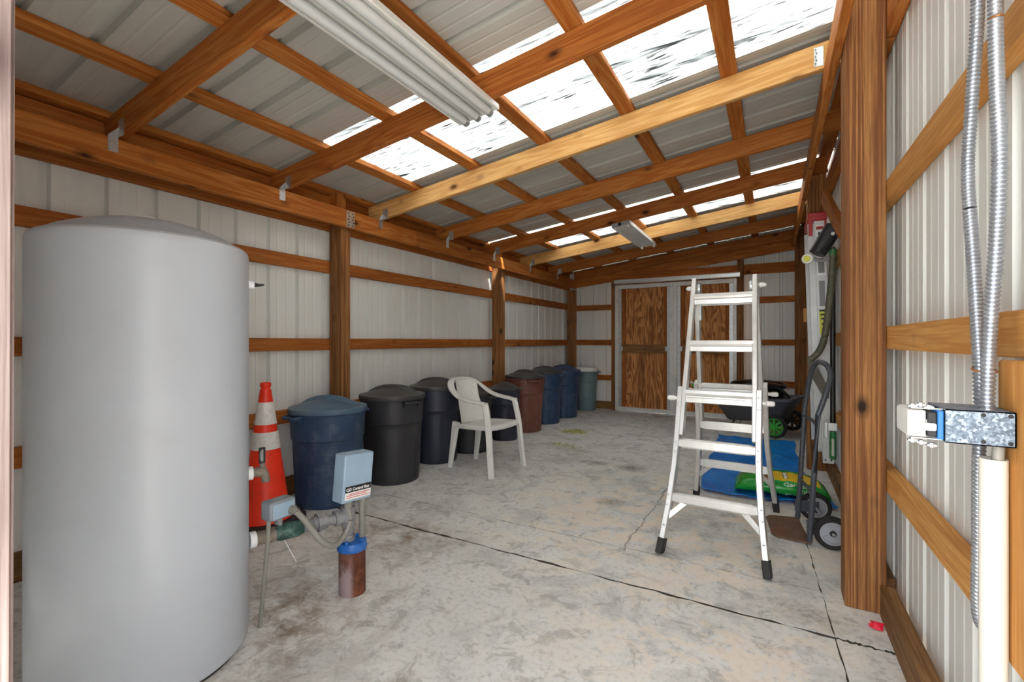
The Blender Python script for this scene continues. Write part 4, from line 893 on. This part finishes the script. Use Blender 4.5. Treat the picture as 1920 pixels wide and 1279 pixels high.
# ------------------------------------------------------------------ switch box, conduits and pipe on the right wall
bxo = thing('switch_box', 'open galvanised switch box with blue and white switches on the right wall', 'electrical box', (.325, 1.19, .942))
bb = MB().box(-.046, .047, -.056, -.054, 0, .062).box(-.046, .047, .054, .056, 0, .062).box(-.046, .047, -.056, .056, 0, .002).box(-.046, .047, -.056, .056, .060, .062).box(.045, .047, -.056, .056, 0, .062)
bb.build('box_body', M['spangle'], bxo, smooth=0)
kn = MB()
for x, z in ((.005, .007), (.040, .007), (.005, .055), (.040, .055)): kn.lathe([(0, -.0012), (.0035, -.001), (.0038, 0)], 10, (x, -.056, z), axis='y')
kn.build('knockouts', M['ink'], bxo, kind='stuff')
MB().box(-.056, -.047, -.052, .052, .004, .058).build('device_plate', M['switchblue'], bxo, bevel=.002)
sw1 = MB().box(-.070, -.0565, -.050, -.006, .008, .054).build('switch', M['ink'], bxo, bevel=.002)
MB().box(-.098, -.071, -.046, .046, .006, .056).build('receptacle_face', M['whitepaint'], bxo, bevel=.003)
MB().box(-.086, -.058, -.058, -.047, .020, .034).build('toggle', M['whitepaint'], bxo, bevel=.003)
MB().box(-.0705, -.0575, -.0475, .045, .026, .040).build('switch_body', M['whitepaint'], bxo, bevel=.002)
tb = MB()
for x, zz in ((-.088, .063), (-.076, .066), (-.064, .062), (-.088, -.003), (-.075, -.006), (-.060, -.010)):
    tb.tube([(x, -.035, zz - .004), (x, -.035, zz + .004)], .0055, 8); tb.box(x - .008, x + .006, -.040, -.028, zz - .0015, zz + .0015)
tb.build('mounting_screws', M['galv'], bxo, kind='stuff')
MB().box(-.092, -.046, -.040, -.030, .0585, .0605).box(-.092, -.046, -.040, -.030, .0015, .0035).build('mounting_strap', M['galv'], bxo, smooth=0)

def flex(name, pts, label, r=.0112, pitch=.0078, group='flexible steel conduits at the switch box'):
    P = spline(pts, 24); Q = [P[0]]; acc = 0
    L_ = [0]
    for a, b in zip(P, P[1:]): L_.append(L_[-1] + (b - a).length)
    tot = L_[-1]; n = int(tot / (pitch / 3)); out = []; sc = []; i = 0
    for k in range(n + 1):
        s = tot * k / n
        while i < len(L_) - 2 and L_[i + 1] < s: i += 1
        f = (s - L_[i]) / max(1e-9, L_[i + 1] - L_[i]); out.append(P[i].lerp(P[i + 1], f)); sc.append((1.0, 1.0, .76)[k % 3])
    o = MB().tube(out, r, 12, scale=sc).build(name, M['flexsteel'], None, smooth=40); tag(o, label, 'conduit', group); return o
flex('flexible_conduit', [(.352, 1.236, 1.93), (.352, 1.240, 1.77), (.352, 1.268, 1.62), (.352, 1.290, 1.477), (.352, 1.262, 1.30), (.350, 1.228, 1.13), (.347, 1.205, 1.03), (.346, 1.198, 1.002)], 'left of the two flexible steel conduits rising above the switch box')
flex('flexible_conduit', [(.352, 1.150, 1.90), (.352, 1.156, 1.75), (.352, 1.150, 1.60), (.352, 1.138, 1.46), (.352, 1.150, 1.32), (.350, 1.174, 1.14), (.346, 1.172, 1.03), (.346, 1.170, 1.002)], 'right of the two flexible steel conduits rising above the switch box, tied with wire')
flex('flexible_conduit', [(.350, 1.222, .942), (.351, 1.232, .85), (.352, 1.236, .72), (.352, 1.240, .62), (.358, 1.246, .575), (.376, 1.266, .556), (.398, 1.292, .575), (.402, 1.320, .61)], 'flexible steel conduit looping down below the switch box to the lower girt', r=.0105)
for (x, y_, z, r_) in ((.350, 1.200, 1.075, .027), (.352, 1.155, 1.715, .015)):
    MB().tube([(x + r_ * .6 * math.cos(a), y_ + r_ * math.sin(a), z + .004 * math.sin(a)) for a in [i * math.pi / 8 for i in range(16)]], .0016, 6, closed=True).build('wire_tie', M['brass'], wr)
pv = thing('pvc_pipe', 'white plastic pipe standing below the switch box at the right edge', 'pipe', (.352, 1.165, 0))
MB().lathe([(.0165, .0), (.0195, .0), (.0195, .915), (.0165, .915), (.0165, .0)], 28).build('pipe', M['pvc'], pv)
MB().cyl((.0, -.003, .80), (.004, -.010, .941), .0085, 14).build('inner_conduit', M['conduit'], pv)

# ------------------------------------------------------------------ ceiling light fixtures and outlet
tilt = -math.atan(.119)
f1 = thing('fluorescent_fixture', 'long white three-tube fluorescent fixture overhead, nearer of the two', 'ceiling light', (-1.36, .83, 2.349))
f1.rotation_euler = (0, tilt, 0)
hl = 1.215
MB().sweep([(0, -hl, 0), (0, hl, 0)], [(-.125, -.030), (-.118, -.032), (-.10, -.010), (.10, -.010), (.118, -.032), (.125, -.030), (.125, -.004), (.06, 0), (-.06, 0), (-.125, -.004)]).build('housing', M['whitepaint'], f1, smooth=20)
for x in (-.075, 0, .075):
    tu = MB().tube([(x, -hl + .02, -.036), (x, hl - .035, -.036)], .021, 18).build('lamp_tube', M['tube'], f1)
    MB().tube([(x, hl - .04, -.036), (x, hl - .012, -.036), (x, hl - .004, -.036)], .0225, 18, scale=[1, 1, .7]).build('end_cap', M['galv'], f1)
MB().box(-.118, .118, hl - .012, hl, -.028, -.006).build('end_plate', M['whitepaint'], f1, smooth=0)
MB().box(.05, .054, .30, .55, -.0125, -.0105).build('slot', M['wood_red'], f1, smooth=0)
f2 = thing('fluorescent_fixture', 'short empty white fluorescent channel overhead near the back doors', 'ceiling light', (-1.35, 5.24, 2.350))
f2.rotation_euler = (0, tilt, 0)
MB().sweep([(0, -.60, 0), (0, .60, 0)], [(-.096, -.046), (-.088, -.046), (-.062, -.014), (-.05, -.036), (.05, -.036), (.062, -.014), (.088, -.046), (.096, -.046), (.094, -.004), (-.094, -.004)]).build('housing', M['whitepaint'], f2, smooth=20)
MB().box(-.094, .094, -.606, -.60, -.046, -.004).build('end_plate', M['galv'], f2, smooth=0, bevel=.001)
MB().lathe([(0, -.003), (.018, -.003), (.019, 0)], 16, (-.01, -.606, -.024), axis='y').build('knockout', M['ink'], f2)
for x in (-.07, .07):
    for y_ in (-.57, .575): MB().box(x - .012, x + .012, y_ - .012, y_ + .012, -.066, -.03).build('lamp_holder', M['whitepaint'], f2, bevel=.003)
ou = thing('wall_outlet', 'small white outlet box on the door post of the back wall', 'outlet', (-.345, 7.36, 1.065))
MB().box(-.04, .04, -.045, -.009, -.05, .06).build('outlet_box', M['whitepaint'], ou, bevel=.004)
MB().box(-.016, .016, -.048, -.046, -.03, .03).build('outlet_face', M['greyink'], ou, bevel=.001)

# ------------------------------------------------------------------ litter on the floor
sc = MB(); rnd = random.Random(5)
vs = [(rnd.uniform(-.02, .02) + .022 * math.cos(a), rnd.uniform(-.006, .006) + .018 * math.sin(a), rnd.uniform(.002, .022)) for a in [i * .7 for i in range(9)]] + [(0, 0, .026)]
o = sc.add(vs, [(i, (i + 1) % 9, 9) for i in range(9)]).build('wrapper', M['redscrap'], None, smooth=0); o.location = (.352, 2.275, 0)
tag(o, 'crumpled red wrapper on the floor at the foot of the front post', 'litter')
def clump(x, y_, n_, sx, sy, label, mat):
    m = MB(); r_ = random.Random(int(x * 100) + int(y_ * 10))
    for _ in range(n_):
        a = r_.uniform(0, 6.28); px, py = r_.gauss(0, sx), r_.gauss(0, sy); l = r_.uniform(.02, .05); w = .0016
        c, s = math.cos(a), math.sin(a)
        m.add([(px - s * w, py + c * w, .001), (px + s * w, py - c * w, .001), (px + c * l * .5 + s * w, py + s * l * .5, r_.uniform(.004, .012)), (px + c * l, py + s * l, r_.uniform(.001, .01))], [(0, 1, 2), (0, 2, 3)])
    o = m.build('grass_clippings', mat, None, smooth=0, kind='stuff'); o.location = (x, y_, .001); o['label'] = label; o['category'] = 'grass'; return o
clump(-2.14, 5.36, 260, .09, .07, 'yellow dry grass clippings scattered on the concrete before the back doors', M['straw'])
clump(-1.95, 4.6, 90, .10, .05, 'sparse dry grass bits on the concrete right of the chair', M['straw'])
